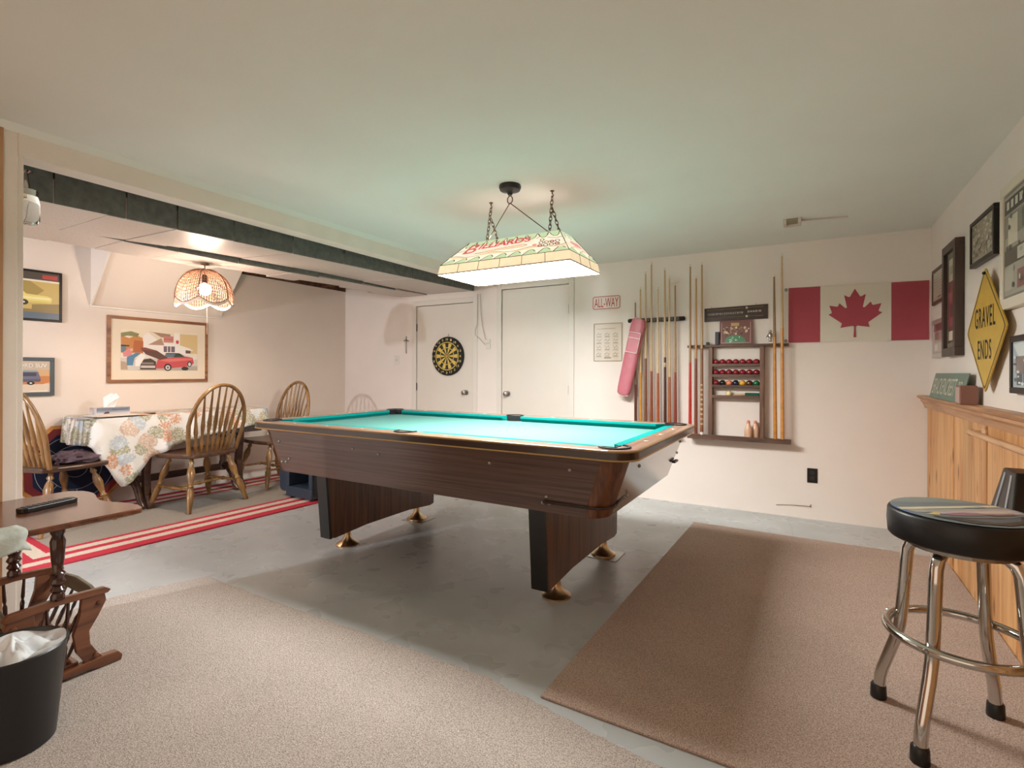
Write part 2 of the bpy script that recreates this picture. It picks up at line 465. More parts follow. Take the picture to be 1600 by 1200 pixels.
def rrect(x0, x1, y0, y1, r, n=6):
    p = []
    for cx_, cy_, a in ((x1 - r, y1 - r, 0), (x0 + r, y1 - r, 90), (x0 + r, y0 + r, 180), (x1 - r, y0 + r, 270)):
        for k in range(n + 1):
            t = R_(a + 90 * k / n); p.append((cx_ + r * math.cos(t), cy_ + r * math.sin(t)))
    return p
def ring(outer, inner, z0, z1):
    n = len(outer); m = MB()
    vs = [(x, y, z) for z in (z0, z1) for (x, y) in outer] + [(x, y, z) for z in (z0, z1) for (x, y) in inner]
    fs = []
    for i in range(n):
        j = (i + 1) % n
        fs += [(i, j, n + j, n + i), (2 * n + j, 2 * n + i, 3 * n + i, 3 * n + j), (n + i, n + j, 3 * n + j, 3 * n + i), (j, i, 2 * n + i, 2 * n + j)]
    return m.add(vs, fs)
RW = .105; ZT = .84; rz0 = .795
ix0, ix1, iy0, iy1 = TX0 + RW, TX1 - RW, TY0 + RW, TY1 - RW
mx_ = (TX0 + TX1) / 2
# rails: four long halves, two ends, four rounded corners
for (y0, y1) in ((TY0, iy0), (iy1, TY1)):
    for (x0, x1) in ((ix0, mx_ - .001), (mx_ + .001, ix1)):
        MB().box(x0, x1, y0, y1, rz0, ZT).build('rail', M_rail, PT, bevel=.004)
for (x0, x1) in ((TX0, ix0), (ix1, TX1)):
    MB().box(x0, x1, iy0, iy1, rz0, ZT).build('rail', M_raily, PT, bevel=.004)
for sx, cx_ in ((-1, ix0), (1, ix1)):
    for sy, cy_ in ((-1, iy0), (1, iy1)):
        pts = [(cx_, cy_)] + [(cx_ + sx * RW * math.cos(t * PI / 16), cy_ + sy * RW * math.sin(t * PI / 16)) for t in range(9)]
        if sx * sy < 0: pts = pts[::-1]
        MB().prism(pts, ZT - rz0, 'z', rz0).build('corner_rail', M_rail, PT, smooth=50)
for zz, grow in ((ZT - .004, .0035), (rz0 + .001, .0045)):
    p = rrect(TX0 - .001, TX1 + .001, TY0 - .001, TY1 + .001, RW + .001)
    MB().tube([(x, y, zz) for x, y in p], grow, 6, closed=True).build('trim_strip', M_gold, PT, smooth=True)
ring(rrect(TX0 - .003, TX1 + .003, TY0 - .003, TY1 + .003, RW + .003), rrect(TX0 + .01, TX1 - .01, TY0 + .01, TY1 - .01, RW - .01), rz0 + .004, ZT - .010).build('rail_edge', M_edge, PT, smooth=50)
# bed and cushions
MB().box(ix0, ix1, iy0, iy1, .77, .802).build('bed', M_cloth, PT)
cw, nz = .052, .838
def cushion(p0, p1, inward, e0=.05, e1=.05):
    """rail-side ends p0,p1; ends mitred by e0/e1"""
    p0, p1, n = Vector(p0), Vector(p1), Vector(inward)
    d = (p1 - p0).normalized()
    vs = []
    for (q, s, e) in ((p0, 1, e0), (p1, -1, e1)):
        a = q; b_ = q + n * cw + d * s * e
        vs.append([a + Vector((0, 0, .803)), a + Vector((0, 0, ZT - .001)), b_ + Vector((0, 0, nz)), b_ + Vector((0, 0, nz - .012)), b_ - n * .02 + Vector((0, 0, .803))])
    v = vs[0] + vs[1]
    fs = [(0, 1, 2, 3, 4), (9, 8, 7, 6, 5)] + [(i, (i + 1) % 5, 5 + (i + 1) % 5, 5 + i) for i in range(5)]
    return MB().add(v, fs)
pk = .075
for y, n in ((iy0, (0, 1, 0)), (iy1, (0, -1, 0))):
    cushion((ix0 + pk, y, 0), (mx_ - .062, y, 0), n, .05, .022).build('cushion', M_cush, PT)
    cushion((mx_ + .062, y, 0), (ix1 - pk, y, 0), n, .022, .05).build('cushion', M_cush, PT)
for x, n in ((ix0, (1, 0, 0)), (ix1, (-1, 0, 0))):
    cushion((x, iy0 + pk, 0), (x, iy1 - pk, 0), n).build('cushion', M_cush, PT)
M_pocket = mat('pocket_black', '#171a1e', 0.5)
M_pocketdark = mat('pocket_dark', '#050505', 0.9)
for x, sx in ((ix0, 1), (mx_, 0), (ix1, -1)):
    for y, sy in ((iy0, 1), (iy1, -1)):
        c = (x + sx * .012, y + sy * (.012 if sx else -.012), 0)
        r = .063 if sx else .058
        p = MB()
        # C-shaped liner open towards the bed
        dirv = math.atan2(sy, sx) if sx else (PI / 2 * sy)
        n = 16
        outer = []; inner = []
        span = R_(235 if sx else 200)
        for k in range(n + 1):
            a = dirv + PI - span / 2 + span * k / n
            outer.append((c[0] + (r + .012) * math.cos(a), c[1] + (r + .012) * math.sin(a)))
            inner.append((c[0] + r * math.cos(a), c[1] + r * math.sin(a)))
        p.prism(outer + inner[::-1], .043, 'z', .803)
        if sx == 0: p.box(x - .061, x + .061, y + sy * .0005, y + sy * .007, .803, .8425)
        else:
            p.box(min(x, x + sx * pk), max(x, x + sx * pk), y + sy * .0005, y + sy * .007, .803, .8425)
            p.box(x + sx * .0005, x + sx * .007, min(y, y + sy * pk), max(y, y + sy * pk), .803, .8425)
        pp = p.build('pocket', M_pocket, PT, smooth=50)
        MB().lathe([(r + .001, .8022), (r + .001, .8030)], (c[0], c[1], 0), 24).build('pocket_disc', M_pocketdark, pp)  # flat black disc on the bed painting the dark inside a pocket
def sight(x, y):
    MB().prism([(x - .013, y), (x, y - .008), (x + .013, y), (x, y + .008)], .0012, 'z', ZT).build('sight', M_sight, PT)
for yy in (TY0 + .055, TY1 - .055):
    for k in (1, 2, 3, 5, 6, 7): sight(ix0 + (ix1 - ix0) * k / 8, yy)
for xx in (TX0 + .055, TX1 - .055):
    for k in (1, 2, 3): sight(xx, iy0 + (iy1 - iy0) * k / 4)
MB().box(TX1 - .066, TX1 - .044, 2.74, 2.80, ZT, ZT + .0015).build('name_plate', M_gold, PT)
# cabinet: sloped aprons with rounded corners
ta = rrect(-3.28, -.70, 2.18, 3.51, .10, 6); ba = rrect(-3.14, -.80, 2.20, 3.49, .10, 6)
n7 = 7
def apron(idx, name, m):
    v = []; f = []
    for i in idx: v += [(ta[i][0], ta[i][1], rz0), (ba[i][0], ba[i][1], .512)]
    for i in idx:
        cxm, cym = -1.99, 2.845
        v += [(ta[i][0] * .96 + cxm * .04, ta[i][1] * .96 + cym * .04, rz0), (ba[i][0] * .96 + cxm * .04, ba[i][1] * .96 + cym * .04, .512)]
    n = len(idx)
    for k in range(n - 1):
        f += [(2 * k, 2 * k + 1, 2 * k + 3, 2 * k + 2), (2 * (n + k) + 1, 2 * (n + k), 2 * (n + k) + 2, 2 * (n + k) + 3), (2 * k + 1, 2 * (n + k) + 1, 2 * (n + k) + 3, 2 * k + 3), (2 * (n + k), 2 * k, 2 * k + 2, 2 * (n + k) + 2)]
    f += [(0, 2 * n, 2 * n + 1, 1), (2 * n - 2, 2 * n - 1, 4 * n - 1, 4 * n - 2)]
    return MB().add(v, f).build(name, m, PT, smooth=50)
apron([6, 7], 'apron', M_lam); apron([13, 14], 'apron', M_lamy); apron([20, 21], 'apron', M_lam); apron([27, 0], 'apron', M_lamy)
for c in range(4): apron(list(range(c * 7, c * 7 + 7)), 'apron_corner', M_lamz)
MB().box(-3.0, -.95, 2.30, 3.40, .500, .77).build('frame', M_edge, PT)
# decorative bolts on the near and right aprons
def apx(x, z, end=False):
    t = (rz0 - z) / (rz0 - .512)
    return (x, 2.18 + .02 * t, z) if not end else (-.70 - .10 * t, x, z)
for x, z in ((-3.19, .755), (-3.08, .71), (-2.38, .715), (-2.17, .700), (-1.40, .72), (-.96, .728), (-3.06, .575), (-3.02, .577), (-2.985, .60), (-1.085, .585), (-1.105, .555), (-1.07, .555)):
    p = apx(x, z); MB().lathe([(.009, 0), (.009, .003), (.005, .007), (.001, .008)], p, 10, (0, -1, 0)).build('bolt', M_steel, PT, smooth=True)
for y, z in ((2.42, .575), (2.44, .60), (2.46, .575), (2.5, .72), (3.38, .74), (3.42, .66)):
    p = apx(y, z, True); MB().lathe([(.009, 0), (.009, .003), (.005, .007), (.001, .008)], p, 10, (1, 0, -.3)).build('bolt', M_steel, PT, smooth=True)
pc = [(2 * PI * (270 + 90 * k / 8) / 360) for k in range(9)]
MB().tube([(-1.10, 2.186, .562)] + [(-.873 + .099 * math.cos(a), 2.29 + .099 * math.sin(a), .562) for a in pc] + [(-.776, 2.42, .585)], .006, 6).build('corner_band', M_edge, PT)
MB().box(-.765, -.745, 3.36, 3.45, .60, .612).build('latch', M_blackm, PT)
# two slab legs with bell feet
for lx in (-2.735, -1.165):
    leg = MB().prism([(2.25, .50), (2.285, .095), (2.33, .085), (2.60, .105), (3.05, .105), (3.30, .085), (3.345, .095), (3.36, .50)], .085, 'x', lx - .0425).build('leg', M_lamz, PT, bevel=.004)
    MB().prism([(2.245, .50), (2.28, .09), (2.297, .088), (2.262, .50)], .089, 'x', lx - .0445).build('edge_band', M_black, leg)
    for fy in (2.46, 3.17):
        fz = .004 if fy > 3 else 0
        MB().lathe([(.078, fz), (.078, fz + .008), (.062, fz + .017), (.040, fz + .032), (.026, fz + .052), (.021, fz + .075), (.021, .108)], (lx + .01, fy, 0), 24).build('foot', M_brass, leg, smooth=50)
for lx, nm in ((-2.735, 'thin square levelling plate under the left rear foot of the pool table'), (-1.165, 'thin square levelling plate under the right rear foot of the pool table')):
    o = MB().box(-.095, .095, -.095, .095, 0, .004).build('levelling_plate', M_steel)
    o.location = (lx + .03, 3.17, 0); tag(o, nm, 'plate', 'plates under the pool table feet')

# ================================================================== BILLIARD LAMP
M_glassart = vcol('stained_glass', 0.3, emit=LAMP_SHADE)
M_diff = mat('lamp_diffuser', '#ffffff', 0.5, emit=('#fffdf8', LAMP_DIFFUSER))
M_lead = mat('lead_came', '#54493e', 0.5, metal=.4)
M_chain = mat('aged_brass_chain', '#6b5038', 0.4, metal=.8)
BL = thing('billiard_lamp', 'long stained glass billiard lamp hung on chains over the pool table', 'lamp', (-1.595, 2.81, 1.80))
lx0, lx1, ly0, ly1 = -2.056, -1.137, 2.583, 3.043
MB().box(lx0 + .006, lx1 - .006, ly0 + .006, ly1 - .006, 1.799, 1.804).build('diffuser', M_diff, BL)
band = [(lx0, lx1, ly0, ly1, 1.800), (lx0 + .012, lx1 - .012, ly0 + .012, ly1 - .012, 1.858)]
top = (-1.906, -1.266, 2.723, 2.904, 2.012)
def quad4(a, b_, side):
    x0, x1, y0, y1, z = a; X0, X1, Y0, Y1, Zt = b_
    return {'n': [(x0, y0, z), (x1, y0, z), (X1, Y0, Zt), (X0, Y0, Zt)], 'f': [(x1, y1, z), (x0, y1, z), (X0, Y1, Zt), (X1, Y1, Zt)],
            'r': [(x1, y0, z), (x1, y1, z), (X1, Y1, Zt), (X1, Y0, Zt)], 'l': [(x0, y1, z), (x0, y0, z), (X0, Y0, Zt), (X0, Y1, Zt)]}[side]
def line(p, q, w):
    dx, dy = q[0] - p[0], q[1] - p[1]; l = math.hypot(dx, dy) or 1; nx, ny = -dy / l * w, dx / l * w
    nx, ny = nx * 1.8, ny * 1.8
    return [(p[0] - nx, p[1] - ny * 2.4), (q[0] - nx, q[1] - ny * 2.4), (q[0] + nx, q[1] + ny * 2.4), (p[0] + nx, p[1] + ny * 2.4)]
def poly(c, pts, w): return [(c, line(pts[i], pts[i + 1], w)) for i in range(len(pts) - 1)]
def shade_shapes(long):
    s = []
    n = 9 if long else 3
    cr_, gr, pe, ld = '#f1e6d2', '#b9cfa6', '#f0cfae', '#3a3029'
    for i in range(n):      # green scallops along the top
        u0, u1 = i / n, (i + 1) / n
        pts = [(u0, 1), (u0 + .004, .97)] + [(u0 + (u1 - u0) * t, .97 - .24 * math.sin(PI * t) ** .8) for t in (.2, .35, .5, .65, .8)] + [(u1 - .004, .97), (u1, 1)]
        s.append((gr, pts)); s += poly(ld, pts[1:-1], .0022)
    for i in range(n):      # green humps along the bottom, each leaning to the right
        u0, w_ = i / n + .004, 1 / n - .006
        pts = [(u0, .0)] + [(u0 + w_ * t, .20 * math.sin(PI * t ** 1.3) + .02) for t in (.08, .25, .42, .58, .74, .88)] + [(u0 + w_, 0)]
        s.append((gr, pts)); s += poly(ld, pts[:-1], .0022)
    wav2 = [(k / 20, .30 + .06 * math.sin(k * .9 + 1)) for k in range(21)]
    s.append((pe, [(p[0], p[1] - .07 - .05 * math.sin(k)) for k, p in enumerate(wav2)] + wav2[::-1])); s += poly(ld, wav2, .0018)
    for i in range(1, n):
        u = i / n
        s += poly(ld, [(u, .97), (u + .02, .80), (u - .01, .70)] if i % 2 else [(u, .97), (u - .015, .82)], .0018)
    s += poly(ld, [(0, .55), (.09, .60), (.13, .45)], .002) + poly(ld, [(.87, .70), (.94, .62), (1, .66)], .002)
    if long:
        s.append((pe, [(.22, .36), (.40, .47), (.66, .52), (.69, .46), (.66, .40), (.45, .40)]))
        s += poly(ld, [(.22, .36), (.40, .47), (.66, .52), (.69, .46), (.66, .40), (.45, .40), (.22, .36)], .0018)
        for k in range(9):   # cluster of racked balls
            bx, by = .80 + .045 * (k % 4) + .01 * (k // 4), .34 + .13 * (k // 4)
            s += poly(ld, ell(bx, by, .017, .06, 10) + [ell(bx, by, .017, .06, 10)[0]], .0022)
            s.append((('#d98f88', '#ece4d8', '#f1d9b5')[k % 3], ell(bx, by, .013, .045, 10)))
        s.append(('#d98f88', ell(.755, .40, .02, .05, 12)))
    else:
        s.append(('#d98f88', [(.2, .42), (.45, .36), (.8, .42), (.7, .6), (.3, .58)]))
    return s
for side in 'nfrl':
    cn = quad4(band[1], top, side)
    pnl = MB().add(cn + [tuple(Vector(p) + Vector((0, 0, -.004))) for p in cn], [(0, 1, 2, 3), (7, 6, 5, 4), (0, 4, 5, 1), (1, 5, 6, 2), (2, 6, 7, 3), (3, 7, 4, 0)]).build('shade_panel', mat('cream_glass', '#efe3cf', .4, emit=('#efe3cf', LAMP_SHADE)), BL)
    art('glass_pattern', cn, shade_shapes(side in 'nf'), pnl, M_glassart, .00012, base='#f1e6d2')
    if side in 'nf':
        t = [sub(cn, .115, .36, .225, .78)]
        text('lettering', 'B', t[0], pnl, mat('lettering_red', '#c85a58', .5, emit=('#c85a58', LAMP_SHADE * .8)), .012, bold=.008)
        text('lettering', 'ILLIARDS', [bil([Vector(p) for p in cn], .235, .50), bil([Vector(p) for p in cn], .72, .56), bil([Vector(p) for p in cn], .72, .80), bil([Vector(p) for p in cn], .235, .78)], pnl, MATS['lettering_red'], .012, bold=.035)
    # row of blocks along the hem
    cb = quad4(band[0], band[1], side)
    nb = 6 if side in 'nf' else 3
    for i in range(nb):
        q = sub(cb, i / nb + .0008, 0, (i + 1) / nb - .0008, 1)
        off = Vector((0, 0, -.003)) + (Vector(cn[3]) - Vector(cn[0])).cross(Vector(cn[1]) - Vector(cn[0])).normalized() * .003
        MB().add([tuple(p) for p in q] + [tuple(p + off) for p in q], [(0, 1, 2, 3), (7, 6, 5, 4), (0, 4, 5, 1), (1, 5, 6, 2), (2, 6, 7, 3), (3, 7, 4, 0)]).build('hem_block', mat('hem_glass', '#efd9b6', .4, noise=(14, .08), emit=('#efd9b6', LAMP_SHADE)), BL)
for side in 'nfrl':
    cb = [Vector(p) for p in quad4(band[0], band[1], side)]
    for i in range(1, 6 if side in 'nf' else 3):
        u_ = i / (6 if side in 'nf' else 3)
        MB().tube([bil(cb, u_, 0), bil(cb, u_, 1)], .0018, 5).build('hem_came', M_lead, BL)
    MB().tube([cb[3], cb[2]], .0018, 5).build('hem_came', M_lead, BL)
ring(rrect(lx0 + .016, lx1 - .016, ly0 + .016, ly1 - .016, .002, 1), rrect(lx0 + .020, lx1 - .020, ly0 + .020, ly1 - .020, .002, 1), 1.805, 1.860).build('hem_light_stop', M_lead, BL)  # added opaque ring, keeps diffuser glow from leaking between hem blocks
for (a, b_) in (((lx0, ly0), (lx1, ly0)), ((lx1, ly0), (lx1, ly1)), ((lx1, ly1), (lx0, ly1)), ((lx0, ly1), (lx0, ly0))):
    MB().tube([(a[0], a[1], 1.800), (b_[0], b_[1], 1.800)], .0025, 6).build('hem_came', M_lead, BL)
for (a, b_) in (((lx0 + .012, ly0 + .012), (top[0], top[2])), ((lx1 - .012, ly0 + .012), (top[1], top[2])), ((lx1 - .012, ly1 - .012), (top[1], top[3])), ((lx0 + .012, ly1 - .012), (top[0], top[3]))):
    MB().tube([(a[0], a[1], 1.858), (b_[0], b_[1], 2.012)], .0025, 6).build('corner_came', M_lead, BL)
MB().box(top[0] - .004, -1.755, top[2] - .004, top[3] + .004, 1.995, 2.005).box(-1.74, -1.43, top[2] - .004, top[3] + .004, 1.995, 2.005).box(-1.415, top[1] + .004, top[2] - .004, top[3] + .004, 1.995, 2.005).box(-1.755, -1.74, top[2] + .06, top[3] + .004, 1.995, 2.005).box(-1.43, -1.415, top[2] + .06, top[3] + .004, 1.995, 2.005).build('top_plate', M_white, BL)
can = MB().lathe([(.062, 0), (.064, -.012), (.058, -.028), (.03, -.036), (.018, -.04), (.012, -.055)], (-1.49, 2.53, ZC), 24).build('canopy', M_black, BL, smooth=50)
MB().tube([(-1.49 + .017 * math.cos(a), 2.53, ZC - .082 + .022 * math.sin(a)) for a in [2 * PI * k / 14 for k in range(14)]], .003, 6, closed=True).build('ring', M_chain, can)
def chain(p0, p1, n=9):
    m = MB(); p0, p1 = Vector(p0), Vector(p1); d = (p1 - p0) / n
    for i in range(n):
        c = p0 + d * (i + .5); L_ = d.length * .72
        ax = Vector((1, 0, 0)) if i % 2 else Vector((0, 1, 0))
        m.tube([c + ax * .009 * math.cos(a) + d.normalized() * L_ * math.sin(a) for a in [2 * PI * k / 10 for k in range(10)]], .0024, 5, closed=True)
    return m
for hx, hy, ex in ((-1.745, 2.728, -1.79), (-1.316, 2.725, -1.345)):
    hk = MB().lathe([(.012, 0), (.012, -.004), (.004, -.006), (.004, -.02)], (hx, hy, ZC), 12)
    hk.tube([(hx, hy, ZC - .018), (hx + .008, hy, ZC - .026), (hx + .004, hy, ZC - .038), (hx - .006, hy, ZC - .034)], .003, 6)
    hk.build('ceiling_hook', M_chain, BL)
    chain((hx, hy, ZC - .034), (ex, 2.75, 2.012), 9).build('chain', M_chain, BL)
    chain((hx, hy, ZC - .10), (ex + .02, 2.87, 2.012), 7).build('chain', M_chain, BL)
    MB().tube([(-1.49, 2.53, ZC - .10), (ex, 2.75, 2.012)], .0028, 6).build('hanger_rod', M_chain, BL)

# ================================================================== WICKER PENDANT IN THE NOOK
M_wick = mat('wicker', '#83583c', 0.6, noise=(60, .2))
M_fringe = mat('fringe', '#f0d9cc', 0.7)
PX, PY, PZ = -4.2, 2.31, 1.735
PL = thing('wicker_pendant_lamp', 'woven wicker dome pendant lamp glowing over the dining table', 'lamp', (PX, PY, PZ))
RR, HH = .205, .25
def dome(phi, t):        # t 0 rim .. 1 top
    a = t * PI / 2
    return Vector((PX + RR * math.cos(a) ** .85 * math.cos(phi), PY + RR * math.cos(a) ** .85 * math.sin(phi), PZ + .02 + HH * math.sin(a) * .95))
npet = 6
for k in range(npet):
    p0 = 2 * PI * k / npet + .35; w = 2 * PI / npet
    m = MB()
    nu, nv = 12, 14
    def pt(i, j):
        u = i / nu; t = j / nv
        t0 = -.12 * math.sin(PI * u)
        return dome(p0 + w * (u if True else 0), max(t0 + (1 - t0) * t * .97, -.12))
    for i in range(nu + 1):
        m.tube([pt(i, j) for j in range(nv + 1)], .0022, 4, caps=False)
    for j in range(nv + 1):
        m.tube([pt(i, j) for i in range(nu + 1)], .0016 if j else .004, 4, caps=False)
    pe = m.build('petal', M_wick, PL)
    rim = MB()
    rim.tube([pt(0, j) + (pt(0, j) - Vector((PX, PY, PZ))).normalized() * .003 for j in range(nv + 1)], .005, 6)
    rim.build('petal_rib', M_wick, pe)
    fr = MB()
    for i in range(nu):
        a, b_ = pt(i, 0), pt(i + 1, 0); dz = Vector((0, 0, .022))
        a2 = a - dz; b2 = b_ - dz
        out = (a - Vector((PX, PY, a.z))).normalized() * .002
        fr.add([a, b_, b2, a2, a + out, b_ + out, b2 + out, a2 + out], [(0, 1, 2, 3), (7, 6, 5, 4), (3, 2, 6, 7), (0, 4, 5, 1)])
    fr.build('fringe', M_fringe, pe)
MB().sphere((PX, PY, PZ + .10), .048, 18, 12).build('bulb', mat('bulb_glow', '#fff4e6', .3, emit=('#ffe2c4', 30.0)), PL, smooth=True)
MB().lathe([(.02, 0), (.022, .05), (.012, .07)], (PX, PY, PZ + .15), 14).build('socket', M_blackm, PL, smooth=True)
MB().tube([(PX, PY, PZ + .21), (PX, PY, zb2(PY) - .002)], .004, 6).lathe([(.03, 0), (.028, -.012), (.01, -.016)], (PX, PY, zb2(PY)), 14).build('cord', M_wick, PL)
MB().tube([(PX + .01, PY + .01, PZ + .13), (PX + .012, PY + .012, PZ - .26)], .0012, 4).build('pull_string', M_fringe, PL)
pl = bpy.data.lights.new('pendant_light', 'POINT'); pl.energy = PENDANT_W; pl.color = (1, .82, .68); pl.shadow_soft_size = .05
plo = bpy.data.objects.new('pendant_light', pl); COL.objects.link(plo); plo.location = (PX, PY, PZ + .04)

# glass jar lamp under the duct, mostly hidden by the partition post
M_glass = mat('clear_glass', '#e6efe9', 0.03, trans=1.0)
GJ = thing('glass_jar_lamp', 'clear glass jar ceiling lamp half hidden behind the partition post', 'lamp', (-3.22, .93, 1.87))
MB().lathe([(.02, .0), (.045, .004), (.054, .02), (.056, .09), (.050, .13), (.044, .14)], (-3.22, .935, 1.875), 24).build('jar', M_glass, GJ, smooth=True)
MB().lathe([(.048, .132), (.05, .16), (.02, .17), (.012, .24), (.03, .25)], (-3.22, .935, 1.875), 24).build('collar', M_chrome, GJ, smooth=True)

# lamp at the far end of the nook, behind the partition (lights the nook along its length)
HL = thing('hall_globe_lamp', 'white globe lamp hanging at the hidden end of the nook', 'lamp', (-4.0, -1.6, 1.9))
MB().sphere((-4.0, -1.6, 2.085), .06, 16, 10).build('globe', mat('globe_glow', '#ffffff', .4, emit=('#f2f4ff', 20.0)), HL, smooth=True)
MB().tube([(-4.0, -1.6, 2.14), (-4.0, -1.6, 2.30)], .006, 6).build('stem', M_white, HL)
hl = bpy.data.lights.new('hall_light', 'POINT'); hl.energy = HALL_W; hl.color = (.84, .91, 1.0); hl.shadow_soft_size = .065
hlo = bpy.data.objects.new('hall_light', hl); COL.objects.link(hlo); hlo.location = (-4.0, -1.6, 1.95)

# small box on the ceiling
CB = thing('ceiling_box', 'small beige surface box fixed to the ceiling near the back wall', 'box', (-.12, 4.09, ZC))
M_beige = mat('beige_plastic', '#d9cfc2', .5); M_tan = mat('tan_recess', '#a4957c', .7)
MB().box(-.165, -.145, 4.02, 4.13, ZC - .035, ZC).box(-.075, -.055, 4.02, 4.13, ZC - .035, ZC).box(-.165, -.055, 4.115, 4.13, ZC - .035, ZC).build('housing', M_beige, CB, bevel=.003)
MB().box(-.145, -.075, 4.03, 4.115, ZC - .02, ZC).build('recess', M_tan, CB)
o = tag(MB().tube([(-.055, 4.10, ZC - .008), (.08, 4.13, ZC - .006), (.22, 4.16, ZC - .005)], .006, 6).build('surface_cable', M_beige), 'short painted cable running right from the ceiling box', 'cable')

# ================================================================== FRAMES AND SIGNS
def boxuv(m, o, u, v, n, u0, u1, v0, v1, n0, n1):
    P_ = lambda a, b_, c: o + u * a + v * b_ + n * c
    return m.hull8([P_(u0, v0, n0), P_(u1, v0, n0), P_(u1, v1, n0), P_(u0, v1, n0), P_(u0, v0, n1), P_(u1, v0, n1), P_(u1, v1, n1), P_(u0, v1, n1)])
def framed(name, label, cat, corners, depth, bw, fm, mount=None, mw=(0, 0), shapes=(), base='#888888', group=None, lip=.006):
    cn = [Vector(p) for p in corners]
    u = (cn[1] - cn[0]); w = u.length; u.normalize(); v = (cn[3] - cn[0]); h_ = v.length; v.normalize(); n = u.cross(v)
    t = thing(name, label, cat, tuple(cn[0]), group); o = cn[0]
    f = MB()
    boxuv(f, o, u, v, n, 0, w, 0, bw, .001, depth); boxuv(f, o, u, v, n, 0, w, h_ - bw, h_, .001, depth)
    boxuv(f, o, u, v, n, 0, bw, bw, h_ - bw, .001, depth); boxuv(f, o, u, v, n, w - bw, w, bw, h_ - bw, .001, depth)
    f.build('frame', fm, t, bevel=.0025)
    dd = max(.003, depth - lip)
    b_ = MB(); boxuv(b_, o, u, v, n, bw, w - bw, bw, h_ - bw, .001, dd)
    bd = b_.build('mount' if mount else 'backing', mount or mat('backing_board', '#8a8378', .7), t)
    a0, a1 = (bw + mw[0]) / w, (bw + mw[1]) / h_
    q = [o + u * (a * w) + v * (b2 * h_) + n * dd for a, b2 in ((a0, a1), (1 - a0, a1), (1 - a0, 1 - a1), (a0, 1 - a1))]
    art('print', q, list(shapes), t, M_print, .0003, base)
    return t, q
def QL(y0, y1, z0, z1): return [(XL, y0, z0), (XL, y1, z0), (XL, y1, z1), (XL, y0, z1)]
def QR(y0, y1, z0, z1, d=0): return [(XR - d, y1, z0), (XR - d, y0, z0), (XR - d, y0, z1), (XR - d, y1, z1)]
def QB(x0, x1, z0, z1, d=0): return [(x0, YB - d, z0), (x1, YB - d, z0), (x1, YB - d, z1), (x0, YB - d, z1)]

# -- left wall: big car picture
M_fr_br = wood('frame_brown', '#9a6a48', '#6e4630', 'Y', 3, 8, .35)
M_mat = mat('mount_cream', '#e6d8c2', .8)
car = [
    ('#e9dcc4', rect(0, .72, 1, 1)), ('#d9c08c', rect(.74, .45, 1, .95)), ('#c8884e', [(0, .42), (.28, .42), (.26, .8), (.18, .86), (.1, .78), (0, .84)]),
    ('#b86a40', [(.14, .45), (.28, .45), (.27, .72), (.16, .74)]), ('#8a8a5e', [(0, .9), (.12, .95), (.22, .9), (.2, .82), (.08, .84), (0, .8)]),
    ('#f3ede6', [(.27, .4), (.9, .4), (.9, .58), (.75, .66), (.75, .97), (.67, .97), (.67, .7), (.5, .7), (.33, .95), (.27, .86)]),
    ('#b89480', [(.33, .64), (.5, .82), (.54, .64)]), ('#a5866f', [(.33, .97), (.62, .93), (.62, .86), (.5, .84), (.4, .95)]), ('#c9847c', rect(.53, .72, .66, .88)),
    ('#c94a4a', ell(.715, .74, .022, .05)), ('#c06a62', rect(.53, .79, .66, .81)), ('#7d6a78', rect(.53, .47, .68, .62)), ('#fbf5ee', rect(.575, .47, .585, .62)), ('#fbf5ee', rect(.62, .47, .63, .62)),
    ('#6a5348', rect(.83, .45, .9, .55)), ('#6a8088', rect(0, .44, .06, .62)), ('#3e362e', rect(0, .58, .1, .61)), ('#f5efe8', [(.69, .6), (.93, .55), (.93, .52), (.69, .56)]),
    ('#cfc8be', rect(0, 0, 1, .3)), ('#e4ddd2', [(0, .3), (1, .3), (1, .42), (0, .42)]), ('#b3aaa0', [(.2, 0), (1, 0), (1, .12), (.3, .08)]),
    ('#c9565a', [(.42, .05), (.45, .27), (.58, .33), (.84, .37), (.93, .34), (.95, .2), (.9, .12), (.78, .09), (.6, .05)]), ('#de7a72', [(.47, .25), (.58, .30), (.92, .33), (.92, .28), (.6, .22)]),
    ('#6a7a86', [(.53, .33), (.56, .43), (.72, .44), (.82, .36)]), ('#3f4a44', [(.66, .34), (.69, .43), (.74, .43), (.83, .36)]), ('#2e2a26', [(.54, .43), (.58, .45), (.74, .45), (.82, .38), (.73, .43)]),
    ('#6b4a40', [(.23, .55), (.29, .57), (.44, .5), (.59, .32), (.48, .27), (.3, .4)]), ('#8a4f4a', [(.23, .55), (.29, .57), (.44, .5), (.4, .49), (.26, .5)]),
    ('#4f4038', [(.23, .02), (.43, .02), (.43, .22), (.36, .3), (.24, .26)]), ('#cfc4bc', rect(.24, .06, .42, .12)), ('#8d7f78', rect(.25, .15, .4, .2)),
    ('#2c2a2a', ell(.585, .08, .05, .095)), ('#d5d0ca', ell(.585, .075, .032, .062)), ('#6f6a66', ell(.585, .075, .014, .03)), ('#2c2a2a', ell(.885, .17, .032, .075)), ('#d5d0ca', ell(.885, .165, .02, .05)),
    ('#3a3434', ell(.82, .05, .05, .05)),
    ('#d98a8a', [(.03, .33), (.12, .33), (.14, .5), (.09, .54), (.02, .42)]), ('#e0b49a', ell(.125, .5, .02, .035)), ('#5c87a8', [(.07, .12), (.14, .12), (.16, .3), (.24, .42), (.19, .44), (.07, .32)]), ('#f0ece6', [(.17, .25), (.24, .42), (.3, .36), (.22, .1), (.17, .1)]),
    ('#b59c84', [(0, .02), (.08, .02), (.06, .2), (0, .22)])]
